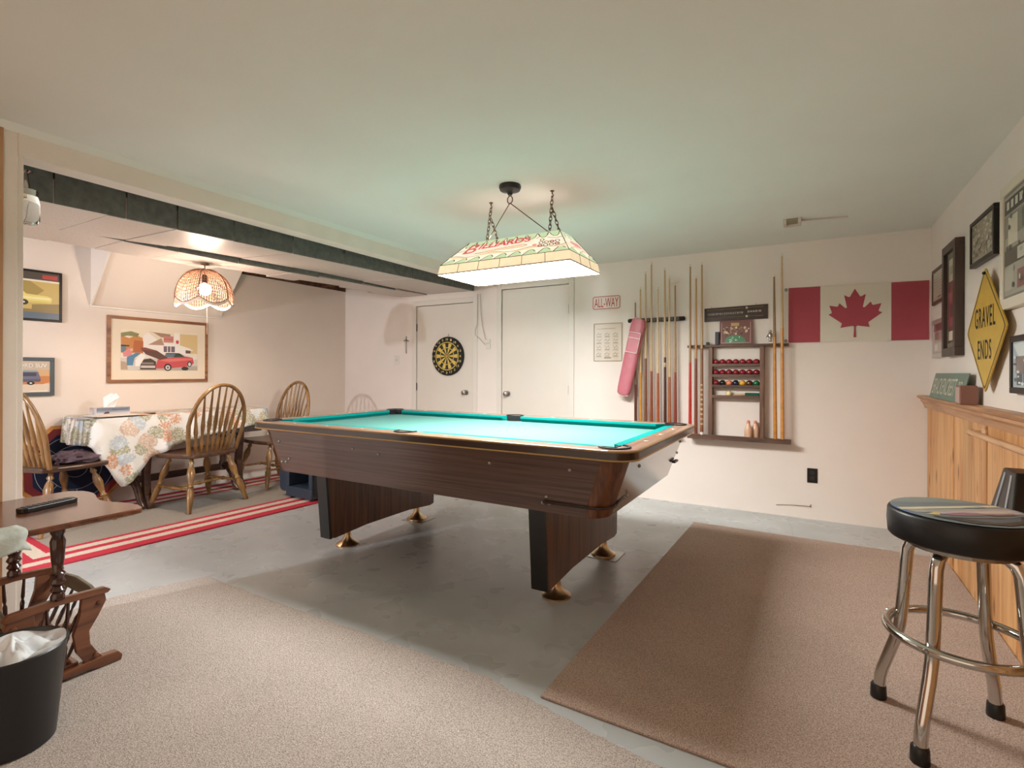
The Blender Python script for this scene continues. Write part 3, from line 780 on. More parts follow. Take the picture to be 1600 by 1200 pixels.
framed('framed_car_picture', 'wide brown-framed picture of a red car with its hood raised', 'picture', QL(2.105, 2.976, 1.072, 1.673), .022, .028, M_fr_br, M_mat, (.075, .085), car, '#e8dccb')
yv = [('#c9b068', rect(0, .2, 1, .82)), ('#a58f4e', [(0, .2), (.3, .2), (.75, .62), (.5, .82), (0, .82)]), ('#8d7a44', [(.55, .2), (1, .2), (1, .35), (.55, .3)]), ('#4f473f', rect(0, .82, 1, 1)), ('#7d8a63', [(.05, .86), (.3, .98), (.4, .98), (.15, .86)]), ('#b8453f', rect(.72, .87, .97, .96)), ('#e8e2cf', rect(0, .80, 1, .84)),
      ('#56697a', rect(0, 0, 1, .14)), ('#8a7440', rect(0, .14, 1, .2)),
      ('#e6d77e', [(0, .34), (.86, .34), (.88, .46), (.8, .5), (.46, .52), (.36, .64), (0, .66)]), ('#efe6ac', [(0, .42), (.86, .42), (.84, .46), (0, .47)]), ('#b4a874', [(.0, .53), (.33, .53), (.30, .61), (0, .62)]), ('#d9c96a', [(0, .34), (.86, .34), (.86, .38), (0, .38)]),
      ('#26241f', ell(.42, .34, .075, .06)), ('#d8d4c4', ell(.42, .34, .025, .02)), ('#26241f', ell(.02, .34, .075, .06)), ('#b06a4e', rect(.06, .2, .14, .3))]
t, q = framed('framed_van_poster', 'black-framed poster of a yellow van high beside the partition post', 'poster', QL(1.37, 1.79, 1.578, 1.985), .018, .018, M_blackm, None, (0, 0), yv, '#b9a35c')
sv = [('#d2a878', rect(0, .18, 1, .72)), ('#dcc9b2', rect(0, 0, 1, .28)), ('#c5b4a0', rect(0, .72, 1, 1)), ('#c97f45', [(0, .26), (.85, .26), (1, .33), (1, .52), (0, .52)]), ('#6d6a80', [(.0, .33), (.78, .33), (.8, .42), (.74, .66), (.1, .67), (0, .6)]), ('#9aa3a0', [(.1, .67), (.74, .66), (.7, .72), (.14, .72)]), ('#3f4150', rect(.08, .52, .3, .64)), ('#3f4150', rect(.36, .52, .7, .63)), ('#55546a', rect(0, .36, .79, .42)),
      ('#2a2523', ell(.58, .30, .085, .06)), ('#e9e4da', ell(.58, .30, .03, .022)), ('#2a2523', ell(.12, .30, .085, .06)), ('#efe9df', [(.5, .02), (.95, .02), (.95, .06), (.6, .05)])]
M_slate = mat('slate_frame', '#4c5358', .45)
t, q = framed('framed_suv_poster', 'grey-framed poster of a blue utility vehicle low beside the partition post', 'poster', QL(1.40, 1.742, .975, 1.285), .02, .03, M_slate, None, (0, 0), sv, '#cbb79e')
text('lettering', 'FORD SUV', sub(q, .26, .80, .93, .92), t, mat('poster_white', '#f1eee6', .6), .0045, bold=.01)

# -- right wall
M_dk = wood('frame_dark', '#4a3830', '#2e211b', 'Z', 3, 8, .4)
M_rb = mat('frame_redbrown', '#5c4034', .45)
M_cream = mat('frame_cream', '#e2d9c8', .4)
M_silver = mat('frame_silver', '#c9c6c2', .3, metal=.5)
pap = [('#cfc6b8', rect(.08, .08, .92, .92))] + [('#a39a8c', rect(.15, .12 + k * .1, .85, .14 + k * .1)) for k in range(8)] + [('#6d5a50', rect(.45, .08, .7, .13))]
framed('small_wooden_certificate', 'small brown-framed certificate nearest the corner above the silver frame', 'picture', QR(4.24, 4.65, 1.66, 1.905), .018, .022, M_rb, None, (0, 0), pap, '#bdb3a6')
ps = [('#7d4a4a', rect(0, .75, 1, 1)), ('#b59a94', rect(0, .4, 1, .75)), ('#cdbab2', rect(.1, .05, .9, .35)), ('#96736c', rect(.2, .45, .6, .7)), ('#e2d8d0', rect(.15, .1, .5, .3))]
framed('small_silver_picture', 'small silver-framed picture nearest the corner below the brown certificate', 'picture', QR(4.29, 4.62, 1.288, 1.55), .02, .03, M_silver, None, (0, 0), ps, '#b9a49c')
tall = [('#cfc6b2', rect(.1, .72, .9, .98)), ('#a59a84', rect(.2, .8, .7, .9)), ('#7c3a44', rect(0, .16, 1, .7)), ('#9a4a50', rect(.15, .2, .85, .6)), ('#5e2c38', rect(.3, .3, .7, .45)), ('#d8cbb4', rect(.15, .03, .9, .14)), ('#b4636a', rect(.2, .48, .5, .58))]
framed('tall_shadow_box', 'tall dark wooden shadow box frame on the right wall', 'picture', QR(3.83, 4.17, 1.286, 1.966), .045, .05, M_dk, None, (.02, .03), tall, '#5a4038', lip=.02)
rn = random.Random(5)
def scribble(n, cols, r=.06):
    return [(rn.choice(cols), ell(rn.uniform(.06, .94), rn.uniform(.06, .94), rn.uniform(.02, r), rn.uniform(.02, r), 7)) for _ in range(n)]
framed('crowd_photograph', 'black-framed sepia crowd photograph above the yellow diamond sign', 'picture', QR(3.185, 3.60, 1.738, 1.977), .028, .022, M_blackm, None, (0, 0), scribble(90, ['#b5ab98', '#8e8676', '#cfc6b4', '#77705f']), '#a59c8a')
news = [('#3d3c38', rect(0, .82, 1, .97)), ('#8a897f', rect(0, .58, 1, .80)), ('#d7d2c0', rect(.08, .5, .3, .78)), ('#6d6c63', rect(.4, .6, .95, .78)), ('#55544d', rect(0, .30, .95, .46)), ('#c9c6b8', rect(.3, .32, .7, .44)), ('#b8b6a8', rect(0, .05, .22, .28)), ('#8f6a66', rect(.3, .04, .6, .22)), ('#77766c', rect(.65, .04, .97, .28))] + [('#d9d6ca', rect(.05 + .1 * k, .86, .11 + .1 * k, .94)) for k in range(9)]
framed('newspaper_frame', 'large cream-framed newspaper page on the right wall', 'picture', QR(2.46, 3.09, 1.462, 2.005), .03, .045, M_cream, None, (.008, .012), news + scribble(30, ['#a9a79a', '#66655c', '#c6c3b4'], .03), '#a9a89c')
fam = [('#aebcc6', rect(0, .55, 1, 1)), ('#d5dde0', [(0, .95), (.3, .98), (.5, .6), (.2, .62)]), ('#8a7c78', rect(.08, .3, .35, .68)), ('#6a7886', rect(.3, .05, .6, .5)), ('#c9d2d6', rect(.55, .1, .95, .45)), ('#4f5a62', rect(.12, .05, .28, .3))]
framed('family_photograph', 'black-framed bluish photograph below the newspaper frame', 'picture', QR(2.52, 2.97, 1.098, 1.34), .026, .026, M_blackm, None, (0, 0), fam + scribble(24, ['#94a2ac', '#dfe6e8', '#5d6870'], .05), '#b3bfc6')

# yellow diamond road sign
M_yel = mat('sign_yellow', '#cda843', .4, noise=(12, .06))
M_signb = mat('sign_black', '#221d14', .5)
yc, zc_, hw, hh = 3.29, 1.392, .325, .305
GS = thing('gravel_ends_sign', 'yellow diamond road sign reading gravel ends', 'sign', (XR - .03, yc, zc_ - hh))
def dia(k, x0, x1):
    a, b_ = hw * k, hh * k
    r = .06
    pts = []
    for (dy, dz) in ((1, 0), (0, 1), (-1, 0), (0, -1)):
        cyy, czz = yc + dy * a, zc_ + dz * b_
        t1 = (-dz, dy)
        pts += [(cyy - dy * a * r + t1[0] * a * -r, czz - dz * b_ * r + t1[1] * b_ * -r), (cyy - dy * a * r * .4, czz - dz * b_ * r * .4), (cyy - dy * a * r + t1[0] * a * r, czz - dz * b_ * r + t1[1] * b_ * r)]
    return pts
pp = dia(1, 0, 0)
MB().prism(pp, .006, 'x', XR - .034).build('plate', M_yel, GS)
o_, i_ = dia(.955, 0, 0), dia(.925, 0, 0)
n = len(o_)
MB().add([(XR - .0346, a, b_) for a, b_ in o_] + [(XR - .0346, a, b_) for a, b_ in i_], [(i, (i + 1) % n, n + (i + 1) % n, n + i) for i in range(n)]).build('border_line', M_signb, GS)
text('lettering', 'GRAVEL', QR(yc - .165, yc + .165, 1.405, 1.505, .034), GS, M_signb, .001, bold=.008, space=1.18)
text('lettering', 'ENDS', QR(yc - .105, yc + .115, 1.25, 1.345, .034), GS, M_signb, .001, bold=.008, space=1.18)
MB().lathe([(.008, 0), (.008, .006), (.003, .01)], (XR - .035, yc, zc_ + hh - .03), 8, (-1, 0, 0)).build('nail', M_blackm, GS)
MB().box(XR - .028, XR, yc - .02, yc + .02, zc_ - .02, zc_ + .02).build('standoff', M_blackm, GS)

# green street sign leaning on the cap rail
M_grn = mat('street_sign_green', '#6a8174', .45, noise=(20, .08))
SS = thing('street_name_sign', 'green street name blade leaning on the wainscot cap rail', 'sign', (.71, 4.0, 1.02))
q = [Vector((.700, 4.43, 1.021)), Vector((.700, 3.585, 1.021)), Vector((.735, 3.585, 1.183)), Vector((.735, 4.43, 1.183))]
nn = (q[1] - q[0]).cross(q[3] - q[0]).normalized()
MB().hull8([*[p for p in q], *[p - nn * .004 for p in q]]).build('plate', M_grn, SS)
M_let = mat('sign_letter_white', '#dcd8c4', .5)
text('lettering', 'BRACKENCREST', sub(q, .05, .18, .76, .80), SS, M_let, .0012, space=1.12)
text('lettering', 'RD', sub(q, .82, .38, .92, .70), SS, M_let, .0012)
bb = thing('brown_box', 'small brown box on the cap rail at the end of the green street sign', 'box', (.70, 3.50, 1.02))
MB().box(.672, .742, 3.455, 3.548, 1.0205, 1.118).build('body', mat('brown_card', '#8a5f52', .5), bb, bevel=.003)
MB().box(.669, .672, 3.46, 3.545, 1.028, 1.11).build('label_strip', mat('pale_strip', '#b59a90', .5), bb)
# wooden towel bar on the wainscot
TB = thing('wooden_rail_bar', 'light wooden bar on brackets across the pine wainscot', 'bar', (XR - .05, 3.0, .89))
M_bar = wood('bar_wood', '#d9ac82', '#bb8a60', 'Y', 3, 10, .4)
MB().tube([(XR - .07, 3.36, .888), (XR - .07, 2.2, .888)], .014, 10).sphere((XR - .07, 3.365, .888), .018, 12, 8).build('rod', M_bar, TB, smooth=True)
for yy in (3.33, 2.3): MB().lathe([(.03, 0), (.03, .008), (.016, .02), (.014, .05)], (XR - .019, yy, .888), 14, (-1, 0, 0)).build('bracket', M_bar, TB, smooth=True)
# black wall caddy
BC = thing('black_wall_caddy', 'black wedge-shaped caddy hung on the pine wainscot behind the bar stool', 'caddy', (.66, 2.62, .52))
MB().hull8([(.61, 2.80, .52), (.743, 2.80, .52), (.743, 2.46, .52), (.61, 2.46, .52), (.655, 2.70, .815), (.735, 2.70, .815), (.735, 2.56, .815), (.655, 2.56, .815)]).build('body', M_black, BC, bevel=.006)
M_pipe = mat('pale_piping', '#b9bcc0', .35)
for a, b_ in (((.608, 2.71, .525), (.653, 2.665, .80)), ((.608, 2.56, .525), (.653, 2.595, .80))):
    MB().tube([a, b_], .004, 6).build('piping', M_pipe, BC)
MB().tube([(.70, 2.59, .80), (.70, 2.585, .845)], [.016, .012], 10).build('tab', M_black, BC, smooth=True)

# -- back wall: flag
M_fred = mat('flag_red', '#b0545f', .85, spec=.1, bump=(7, .35), noise=(4, .05))
M_fwht = mat('flag_white', '#e3dccf', .85, spec=.1, bump=(7, .35))
FL = thing('canadian_flag', 'red and white maple leaf flag pinned to the back wall', 'flag', (.3, YB, 1.428))
def flagpart(name, x0, x1, m):
    nu = 8; v = []; f = []
    z0, z1 = 1.430, 1.880
    for i in range(nu + 1):
        x = x0 + (x1 - x0) * i / nu; s = (x + .155) / .91
        for k in range(5):
            t = k / 4
            v.append((x, YB - .006 - .003 * math.sin(9 * s + 4 * t), z0 + (z1 - .014 * s - z0) * t))
    for i in range(nu):
        for k in range(4): f.append((i * 5 + k, (i + 1) * 5 + k, (i + 1) * 5 + k + 1, i * 5 + k + 1))
    nv = len(v)
    v2 = [(a, b_ + .002, c) for a, b_, c in v]
    return MB().add(v + v2, f + [tuple(j + nv for j in q_[::-1]) for q_ in f]).build(name, m, FL, smooth=True)
flagpart('red_band', -.155, .07, M_fred); flagpart('white_field', .07, .53, M_fwht); flagpart('red_band', .53, .755, M_fred)
path = "l45 -863 a-111 -98 l-859 151 l116 -320 a-20 -73 l-941 -762 l212 -99 a34 -79 l-186 -572 l542 115 a73 -38 l105 -247 l423 454 a111 -57 l-204 -1052 l327 189 a91 -27 l332 -652"
px_, py_ = -90.0, 2030.0; half = [(px_, py_)]
tok = path.split()
for i in range(0, len(tok), 2):
    px_ += float(tok[i][1:]); py_ += float(tok[i + 1]); half.append((px_, py_))
leaf = half + [(-a, b_) for a, b_ in half[::-1][1:]]
sc_ = .45 / 4800
o = MB().prism([(.30 + a * sc_ * 1.0, 1.652 - b_ * sc_) for a, b_ in leaf][::-1], .0008, 'y', YB - .0105).build('maple_leaf', M_fred, FL)
for zz in (1.866, 1.446):
    MB().tube([(-.172 + .008 * math.cos(a), YB - .007, zz + .010 * math.sin(a)) for a in [2 * PI * k / 12 for k in range(12)]], .003, 6, closed=True).build('grommet', M_blackm, FL)
MB().box(-.176, -.155, YB - .006, YB - .003, 1.43, 1.88).build('header_tape', M_fwht, FL)

# ALL-WAY sign
AW = thing('all_way_sign', 'small white and red road plaque reading all-way', 'sign', (-1.72, YB, 1.80))
qa = QB(-1.866, -1.580, 1.798, 1.930, .006)
M_swht = mat('sign_white', '#ecdcd2', .45); M_sred = mat('sign_red', '#b5484c', .5)
rp = rrect(-1.866, -1.580, 1.798, 1.930, .022, 4)
MB().prism(rp, .003, 'y', YB - .006).build('plate', M_swht, AW)
ro_, ri_ = rrect(-1.863, -1.583, 1.801, 1.927, .02, 4), rrect(-1.856, -1.590, 1.808, 1.920, .014, 4)
nr = len(ro_)
MB().add([(a, YB - .0065, b_) for a, b_ in ro_] + [(a, YB - .0065, b_) for a, b_ in ri_], [(i, (i + 1) % nr, nr + (i + 1) % nr, nr + i) for i in range(nr)]).build('border_line', M_sred, AW)
text('lettering', 'ALL-WAY', sub(qa, .07, .16, .93, .84), AW, M_sred, .0012, bold=.006)
# chart
def chart_shapes():
    s = [('#b9a898', rect(.08, .86, .75, .875)), ('#b9a898', rect(.3, .87, .8, .885))]
    for r in range(4):
        for c in range(3):
            u, v = .06 + c * .31, .62 - r * .18
            s += [('#c2b4a4', rect(u, v, u + .22, v + .012)), ('#8e8378' if (r + c) % 2 else '#a89a8c', rect(u + .02, v + .03, u + .2, v + .05))]
            for k in range(5): s.append(('#8d8278' if k % 2 else '#b3a596', ell(u + .03 + k * .04, v + .09 + .02 * ((k * 7 + r) % 3), .016, .02, 6)))
    s.append(('#5c5248', rect(.37, .06, .63, .08)))
    return s
framed('instruction_chart', 'framed white chart of small drawings under the all-way plaque', 'chart', QB(-1.852, -1.562, 1.290, 1.662), .012, .008, mat('chart_frame', '#b3a594', .5), None, (0, 0), chart_shapes(), '#dccfc0')
# outlet, switch, box with wires, crucifix
OT = thing('black_wall_outlet', 'black duplex outlet low on the back wall', 'outlet', (.02, YB, .30))
MB().box(-.018, .055, YB - .006, YB, .295, .412).build('plate', M_black, OT, bevel=.003)
for zz in (.332, .375): MB().lathe([(.017, 0), (.017, .003)], (.0185, YB - .006, zz), 16, (0, -1, 0)).build('socket', mat('socket_dark', '#2e2b28', .4), OT)
SW = thing('light_switch', 'white light switch plate left of the crucifix', 'switch', (-4.45, YB, 1.30))
MB().box(-4.49, -4.415, YB - .006, YB, 1.265, 1.38).build('plate', M_white, SW, bevel=.003)
MB().box(-4.458, -4.447, YB - .016, YB - .006, 1.312, 1.335).build('toggle', M_white, SW, bevel=.002)
CX = thing('crucifix', 'slim metal crucifix on the back wall left of the dartboard door', 'crucifix', (-4.296, YB, 1.40))
MB().box(-4.300, -4.290, YB - .009, YB - .001, 1.405, 1.615).box(-4.335, -4.257, YB - .008, YB - .001, 1.555, 1.565).build('cross', M_steel, CX)
MB().tube([(-4.322, YB - .012, 1.566), (-4.296, YB - .013, 1.552), (-4.27, YB - .012, 1.566)], .004, 6).tube([(-4.296, YB - .013, 1.56), (-4.296, YB - .013, 1.50), (-4.294, YB - .012, 1.45)], [.007, .008, .004], 6).sphere((-4.296, YB - .014, 1.572), .008, 8, 6).build('figure', M_steel, CX)
TBX = thing('wall_terminal_box', 'small white terminal box with loose wires between the two doors', 'box', (-3.1, YB, 1.45))
MB().box(-3.122, -3.065, YB - .018, YB, 1.50, 1.545).box(-3.122, -3.065, YB - .014, YB, 1.44, 1.492).build('box', M_white, TBX, bevel=.003)
for pts in ([(-3.235, 2.06), (-3.232, 1.85), (-3.235, 1.72), (-3.262, 1.66), (-3.262, 1.60), (-3.2, 1.55), (-3.13, 1.485)], [(-3.20, 2.06), (-3.19, 1.85), (-3.17, 1.70), (-3.125, 1.54)]):
    MB().tube([(a, YB - .014, b_) for a, b_ in pts], .0032, 5).build('wire', mat('grey_wire', '#b5a898', .6), TBX)
tag(MB().tube([(-.24, YB - .004, .085), (-.12, YB - .004, .098), (.0, YB - .006, .103), (.01, YB - .006, .12)], .0025, 5).sphere((.005, YB - .006, .103), .006, 8, 6).build('wall_wire', mat('old_wire', '#7c6c5c', .6)), 'short stray wire sticking out at the foot of the back wall', 'wire')

# ================================================================== DARTBOARD
DB = thing('dartboard', 'round yellow and black dartboard hung on the left flush door', 'dartboard', (-3.652, YB, 1.14))
dc = Vector((-3.652, YB - .026, 1.364)); DR = .226
MB().lathe([(DR, 0), (DR, .024), (DR - .004, .028)], (dc.x, YB + .004, dc.z), 48, (0, -1, 0)).build('board', mat('dart_black', '#1e1b16', .75), DB, smooth=50)
shp = []; ye, bk_ = '#d9bd5c', '#24201a'
def sec(r0, r1, a0, a1, n=3):
    o = [(.5 + r1 / (2 * DR) * math.sin(a0 + (a1 - a0) * k / n), .5 + r1 / (2 * DR) * math.cos(a0 + (a1 - a0) * k / n)) for k in range(n + 1)]
    i = [(.5 + r0 / (2 * DR) * math.sin(a0 + (a1 - a0) * k / n), .5 + r0 / (2 * DR) * math.cos(a0 + (a1 - a0) * k / n)) for k in range(n, -1, -1)]
    return o + i
for k in range(20):
    a0, a1 = (k - .5) * PI / 10, (k + .5) * PI / 10
    A, B = (bk_, ye) if k % 2 == 0 else (ye, bk_)
    shp += [(ye, sec(.156, .166, a0, a1)), (A, sec(.102, .150, a0, a1)), (ye, sec(.093, .102, a0, a1)), (A, sec(.018, .090, a0, a1))]
shp += [(ye, ell(.5, .5, .03, .03)), (bk_, ell(.5, .5, .012, .012))]
art('face', [(dc.x - DR, dc.y, dc.z - DR), (dc.x + DR, dc.y, dc.z - DR), (dc.x + DR, dc.y, dc.z + DR), (dc.x - DR, dc.y, dc.z + DR)], shp, DB, M_printm, .00005)
M_num = mat('dart_number', '#d8c690', .6)
for k, s in enumerate('20 1 18 4 13 6 10 15 2 17 3 19 7 16 8 11 14 9 12 5'.split()):
    a = k * PI / 10; cx_, cz_ = dc.x + .195 * math.sin(a), dc.z + .195 * math.cos(a)
    w = .008 * len(s) + .003
    text('number', s, [(cx_ - w, dc.y, cz_ - .013), (cx_ + w, dc.y, cz_ - .013), (cx_ + w, dc.y, cz_ + .013), (cx_ - w, dc.y, cz_ + .013)], DB, M_num, .006, bold=.01)
MB().tube([(dc.x - .012, YB + .002, dc.z + DR), (dc.x, YB + .001, dc.z + DR + .035), (dc.x + .012, YB + .002, dc.z + DR)], .002, 5).build('hanger', M_steel, DB)

# ================================================================== CUE RACKS
M_rack = wood('rack_wood', '#6b4e40', '#46322a', 'X', 3, 9, .45)
M_rackz = wood('rack_wood_upright', '#7d5c4a', '#553c30', 'Z', 3, 9, .45)
RA = thing('cue_bar_rack', 'dark wall bar with rounded ends holding eight cues', 'rack', (-1.235, YB, 1.66))
MB().lathe([(.004, 0), (.014, .004), (.02, .014), (.02, .516), (.014, .526), (.004, .53)], (-1.50, YB - .03, 1.67), 14, (1, 0, 0)).build('bar', M_blackm, RA, smooth=50)
MB().box(-1.45, -1.01, YB - .085, YB - .001, .60, .625).build('butt_ledge', M_rack, RA, bevel=.003)
for k in range(8): MB().box(-1.44 + k * .0533, -1.395 + k * .0533, YB - .052, YB - .048, 1.655, 1.687).build('clip', mat('clip_grey', '#4e4a45', .5), RA)
def cue(xt, zt, xb, zb, y, shaft, butt, label, split=.45, grp='cues standing on the back wall', end='#e8e0d0', dark=False):
    a, b_ = Vector((xb, y - .012, zb)), Vector((xt, y, zt))
    t = thing('pool_cue', label, 'cue', tuple(a), grp)
    sp = a + (b_ - a) * split
    MB().tube([a, sp], [.0148, .0112], 12).build('butt', mat('butt_' + butt, butt, .3, noise=(25, .18), coat=.3), t, smooth=50)
    tp = a + (b_ - a) * .985
    MB().tube([sp, tp], [.0112, .0066], 12).build('shaft', mat('shaft_' + shaft, shaft, .35, noise=(18, .08)), t, smooth=50)
    MB().tube([tp, b_], [.0067, .0064], 10).build('ferrule', mat('ferrule_' + end, end, .4), t)
    return t, a, b_
A = [(-1.42, 1.855, '#8a7a5c', '#5a2e1c', 'short cue behind the pink bag, leftmost in the bar rack'),
     (-1.372, 1.978, '#c9ad82', '#c08a3c', 'cue with a honey yellow butt beside the pink bag'),
     (-1.324, 2.117, '#d0b68c', '#7a4a2e', 'cue with a mid-brown butt, third from the left in the bar rack'),
     (-1.271, 2.201, '#c9ad82', '#8a4426', 'tallest cue in the bar rack, with a red-brown butt'),
     (-1.212, 1.965, '#d6bd94', '#a8562e', 'short cue with an orange-brown butt next to the tallest cue in the bar rack'),
     (-1.148, 2.135, '#c6a87c', '#4a2a20', 'cue with a dark butt and pale joint ring in the bar rack'),
     (-1.108, 2.056, '#d2b88e', '#a8603a', 'cue second from the right in the bar rack'),
     (-1.056, 1.987, '#a8865e', '#8a3a2a', 'cue with a cross-shaped rest head at the right of the bar rack')]
for i, (x, z, s, b_, l) in enumerate(A):
    t, a, c = cue(x, z, x + .012, .626, YB - .058, s, b_, l, .36 + .05 * (i % 3))
    if i == 7:
        MB().tube([(x - .036, YB - .068, z + .005), (x + .036, YB - .068, z + .012)], .006, 6).tube([(x, YB - .058, z - .02), (x, YB - .058, z + .03)], .006, 6).build('rest_head', mat('ivory_plastic', '#e6dccb', .4), t)
    if i == 5:
        p = a + (c - a) * .40
        MB().tube([p, p + (c - a).normalized() * .04], .0118, 10).build('joint_ring', mat('joint_ivory', '#d9c9a0', .35), t)
# pink bag
BG = thing('pink_cue_bag', 'quilted pink cue bag with white piping hanging from the bar rack', 'bag', (-1.44, YB - .12, .96))
M_pink = mat('pink_vinyl', '#c4707e', .4, noise=(12, .08), bump=(30, .3))
M_pip = mat('white_piping', '#f0dede', .4)
bt, bbm = Vector((-1.365, YB - .112, 1.675)), Vector((-1.512, YB - .125, .975))
ax = (bt - bbm).normalized(); sd = ax.cross(Vector((0, 1, 0))).normalized()
if sd.x < 0: sd = -sd
prof = [(0, .045), (.02, .06), (.06, .065), (.3, .067), (.55, .068), (.64, .068), (.70, .062), (.715, .05)]
bgm = MB(); vs = []; ns = 16
for (d_, r) in prof:
    for k in range(ns):
        a = 2 * PI * k / ns
        vs.append(bbm + ax * d_ + sd * r * math.copysign(abs(math.cos(a)) ** .7, math.cos(a)) + Vector((0, 1, 0)) * .033 * math.copysign(abs(math.sin(a)) ** .7, math.sin(a)))
fs = [(i * ns + k, i * ns + (k + 1) % ns, (i + 1) * ns + (k + 1) % ns, (i + 1) * ns + k) for i in range(len(prof) - 1) for k in range(ns)] + [tuple(range(ns)), tuple((len(prof) - 1) * ns + k for k in range(ns))]
bgm.add(vs, fs).build('body', M_pink, BG, smooth=60)
def onbag(d_, s): return bbm + ax * d_ + sd * s + Vector((0, -.036, 0))
pkt = MB().hull8([onbag(.40, -.052), onbag(.40, .052), onbag(.585, .052), onbag(.585, -.052)] + [p + Vector((0, -.012, 0)) for p in (onbag(.40, -.05), onbag(.40, .05), onbag(.58, .05), onbag(.58, -.05))]).build('pocket', M_pink, BG, bevel=.004)
pi_ = MB()
for p, q_ in ((onbag(.40, -.055), onbag(.40, .055)), (onbag(.585, -.055), onbag(.585, .055)), (onbag(.535, -.05), onbag(.535, .05)), (onbag(.40, -.055), onbag(.585, -.055)), (onbag(.40, .055), onbag(.585, .055))):
    pi_.tube([p + Vector((0, -.012, 0)), q_ + Vector((0, -.012, 0))], .004, 6)
pi_.build('piping', M_pip, pkt)
MB().tube([onbag(.01, -.062) + Vector((0, .03, 0)), onbag(.3, -.070) + Vector((0, .03, 0)), onbag(.66, -.070) + Vector((0, .03, 0)), onbag(.72, -.03) + Vector((0, .02, 0))], .006, 6).tube([onbag(.0, -.05) + Vector((0, .02, 0)), onbag(-.012, 0) + Vector((0, .03, 0)), onbag(.0, .05) + Vector((0, .02, 0))], .006, 6).build('side_piping', M_pip, BG, smooth=True)
MB().tube([onbag(.71, -.03) + Vector((0, .03, 0)), Vector((-1.40, YB - .035, 1.70)), onbag(.71, .0) + Vector((0, .05, 0))], .004, 6).build('strap', M_pip, BG)

RB = thing('ball_and_cue_rack', 'brown wooden wall rack with ball shelves and cue ledges', 'rack', (-.55, YB, .61))
MB().box(-.945, -.152, YB - .07, YB, 1.402, 1.424).build('top_shelf', M_rack, RB, bevel=.004)
for sx in (-.750, -.346): MB().box(sx - .016, sx + .016, YB - .075, YB, .635, 1.402).build('stile', M_rackz, RB, bevel=.002)
shz = [1.248, 1.158, 1.066, .976]
for z in shz:
    MB().box(-.734, -.362, YB - .07, YB, z - .014, z).box(-.734, -.362, YB - .075, YB - .068, z - .014, z + .012).build('ball_shelf', M_rack, RB, bevel=.002)
MB().box(-.93, -.135, YB - .11, YB, .608, .635).box(-.935, -.13, YB - .115, YB - .108, .605, .645).build('bottom_ledge', M_rack, RB, bevel=.003)
Bc = [(-.918, 2.141, -.913, '#a8865e', '#c03028', 'cue with a bright red butt at the left of the ball rack'),
      (-.868, 2.028, -.864, '#c0935e', '#7d4330', 'cue with a plain dark brown butt left of the ball shelves'),
      (-.82, 2.148, -.815, '#b8986c', '#8a5a3c', 'cue with a wrapped grip and white end next to the ball shelves'),
      (-.257, 1.989, -.243, '#8f7450', '#c8883c', 'shorter amber cue right of the ball shelves'),
      (-.201, 2.152, -.192, '#d0b68c', '#d09048', 'taller amber cue nearest the flag')]
for i, (xt, zt, xb, s, b_, l) in enumerate(Bc):
    t, a, c = cue(xt, zt, xb, .637, YB - .088, s, b_, l, (.42, .48, .5, .62, .6)[i])
    if i == 2:
        MB().tube([a, a + (c - a) * .018], .0155, 12).build('bumper', mat('white_bumper', '#ece6da', .4), t)
        w = MB()
        for k in range(9): p = a + (c - a) * (.06 + k * .028); w.tube([p, p + (c - a).normalized() * .016], .0152, 10)
        w.build('grip_wrap', mat('speckled_wrap', '#c9a888', .6, noise=(120, .3)), t)
# balls
BALL = MB().sphere((0, 0, 0), .0262, 20, 12)
bme = None
def ball(x, z, col, label, grp):
    global bme
    m = mat('ball_' + col, col, .12, coat=.6)
    if bme is None:
        o = BALL.build('snooker_ball', m, smooth=True); bme = o.data
    else:
        o = bpy.data.objects.new('snooker_ball', bme); COL.objects.link(o)
    o.location = (x, YB - .040, z + .0262)
    o.material_slots[0].link = 'OBJECT'; o.material_slots[0].material = m
    tag(o, label, 'ball', grp)
for r in range(2):
    for k in range(7):
        ball(-.7085 + k * .0532, shz[r], '#8a1c2c', '%s dark red ball in the %s row of the ball rack' % (('leftmost', 'second from left', 'third from left', 'middle', 'third from right', 'second from right', 'rightmost')[k], ('top', 'second')[r]), ('top row of red balls', 'second row of red balls')[r])
for k, (c, l) in enumerate((('#8a1c2d', 'single red snooker ball in the row of coloured balls'), ('#14110f', 'black snooker ball beside the red one'), ('#f08a62', 'orange-pink snooker ball between black and navy balls'), ('#1c2038', 'navy snooker ball between pink and yellow balls'), ('#e0a838', 'yellow snooker ball in the third row'), ('#5a3020', 'brown snooker ball between yellow and green'), ('#0f6a3c', 'green snooker ball at the end of the third row'))):
    ball(-.7085 + k * .0532, shz[2], c, l, 'row of coloured balls')
ball(-.605, shz[3], '#ecd9a8', 'cream cue ball alone on the lowest ball shelf', 'cue ball')
BR = thing('table_brush', 'wooden handled table brush with green bristles on the lowest ball shelf', 'brush', (-.46, YB - .04, shz[3]))
MB().tube([(-.572, YB - .045, shz[3] + .012), (-.47, YB - .045, shz[3] + .02)], [.007, .009], 10).build('handle', mat('brush_wood', '#c9a070', .4), BR)
MB().box(-.475, -.366, YB - .062, YB - .028, shz[3] + .003, shz[3] + .036).build('bristles', mat('green_bristle', '#1f5a44', .9), BR, bevel=.004)
M_frost = mat('frosted_bottle', '#e0b89c', .35, noise=(20, .08))
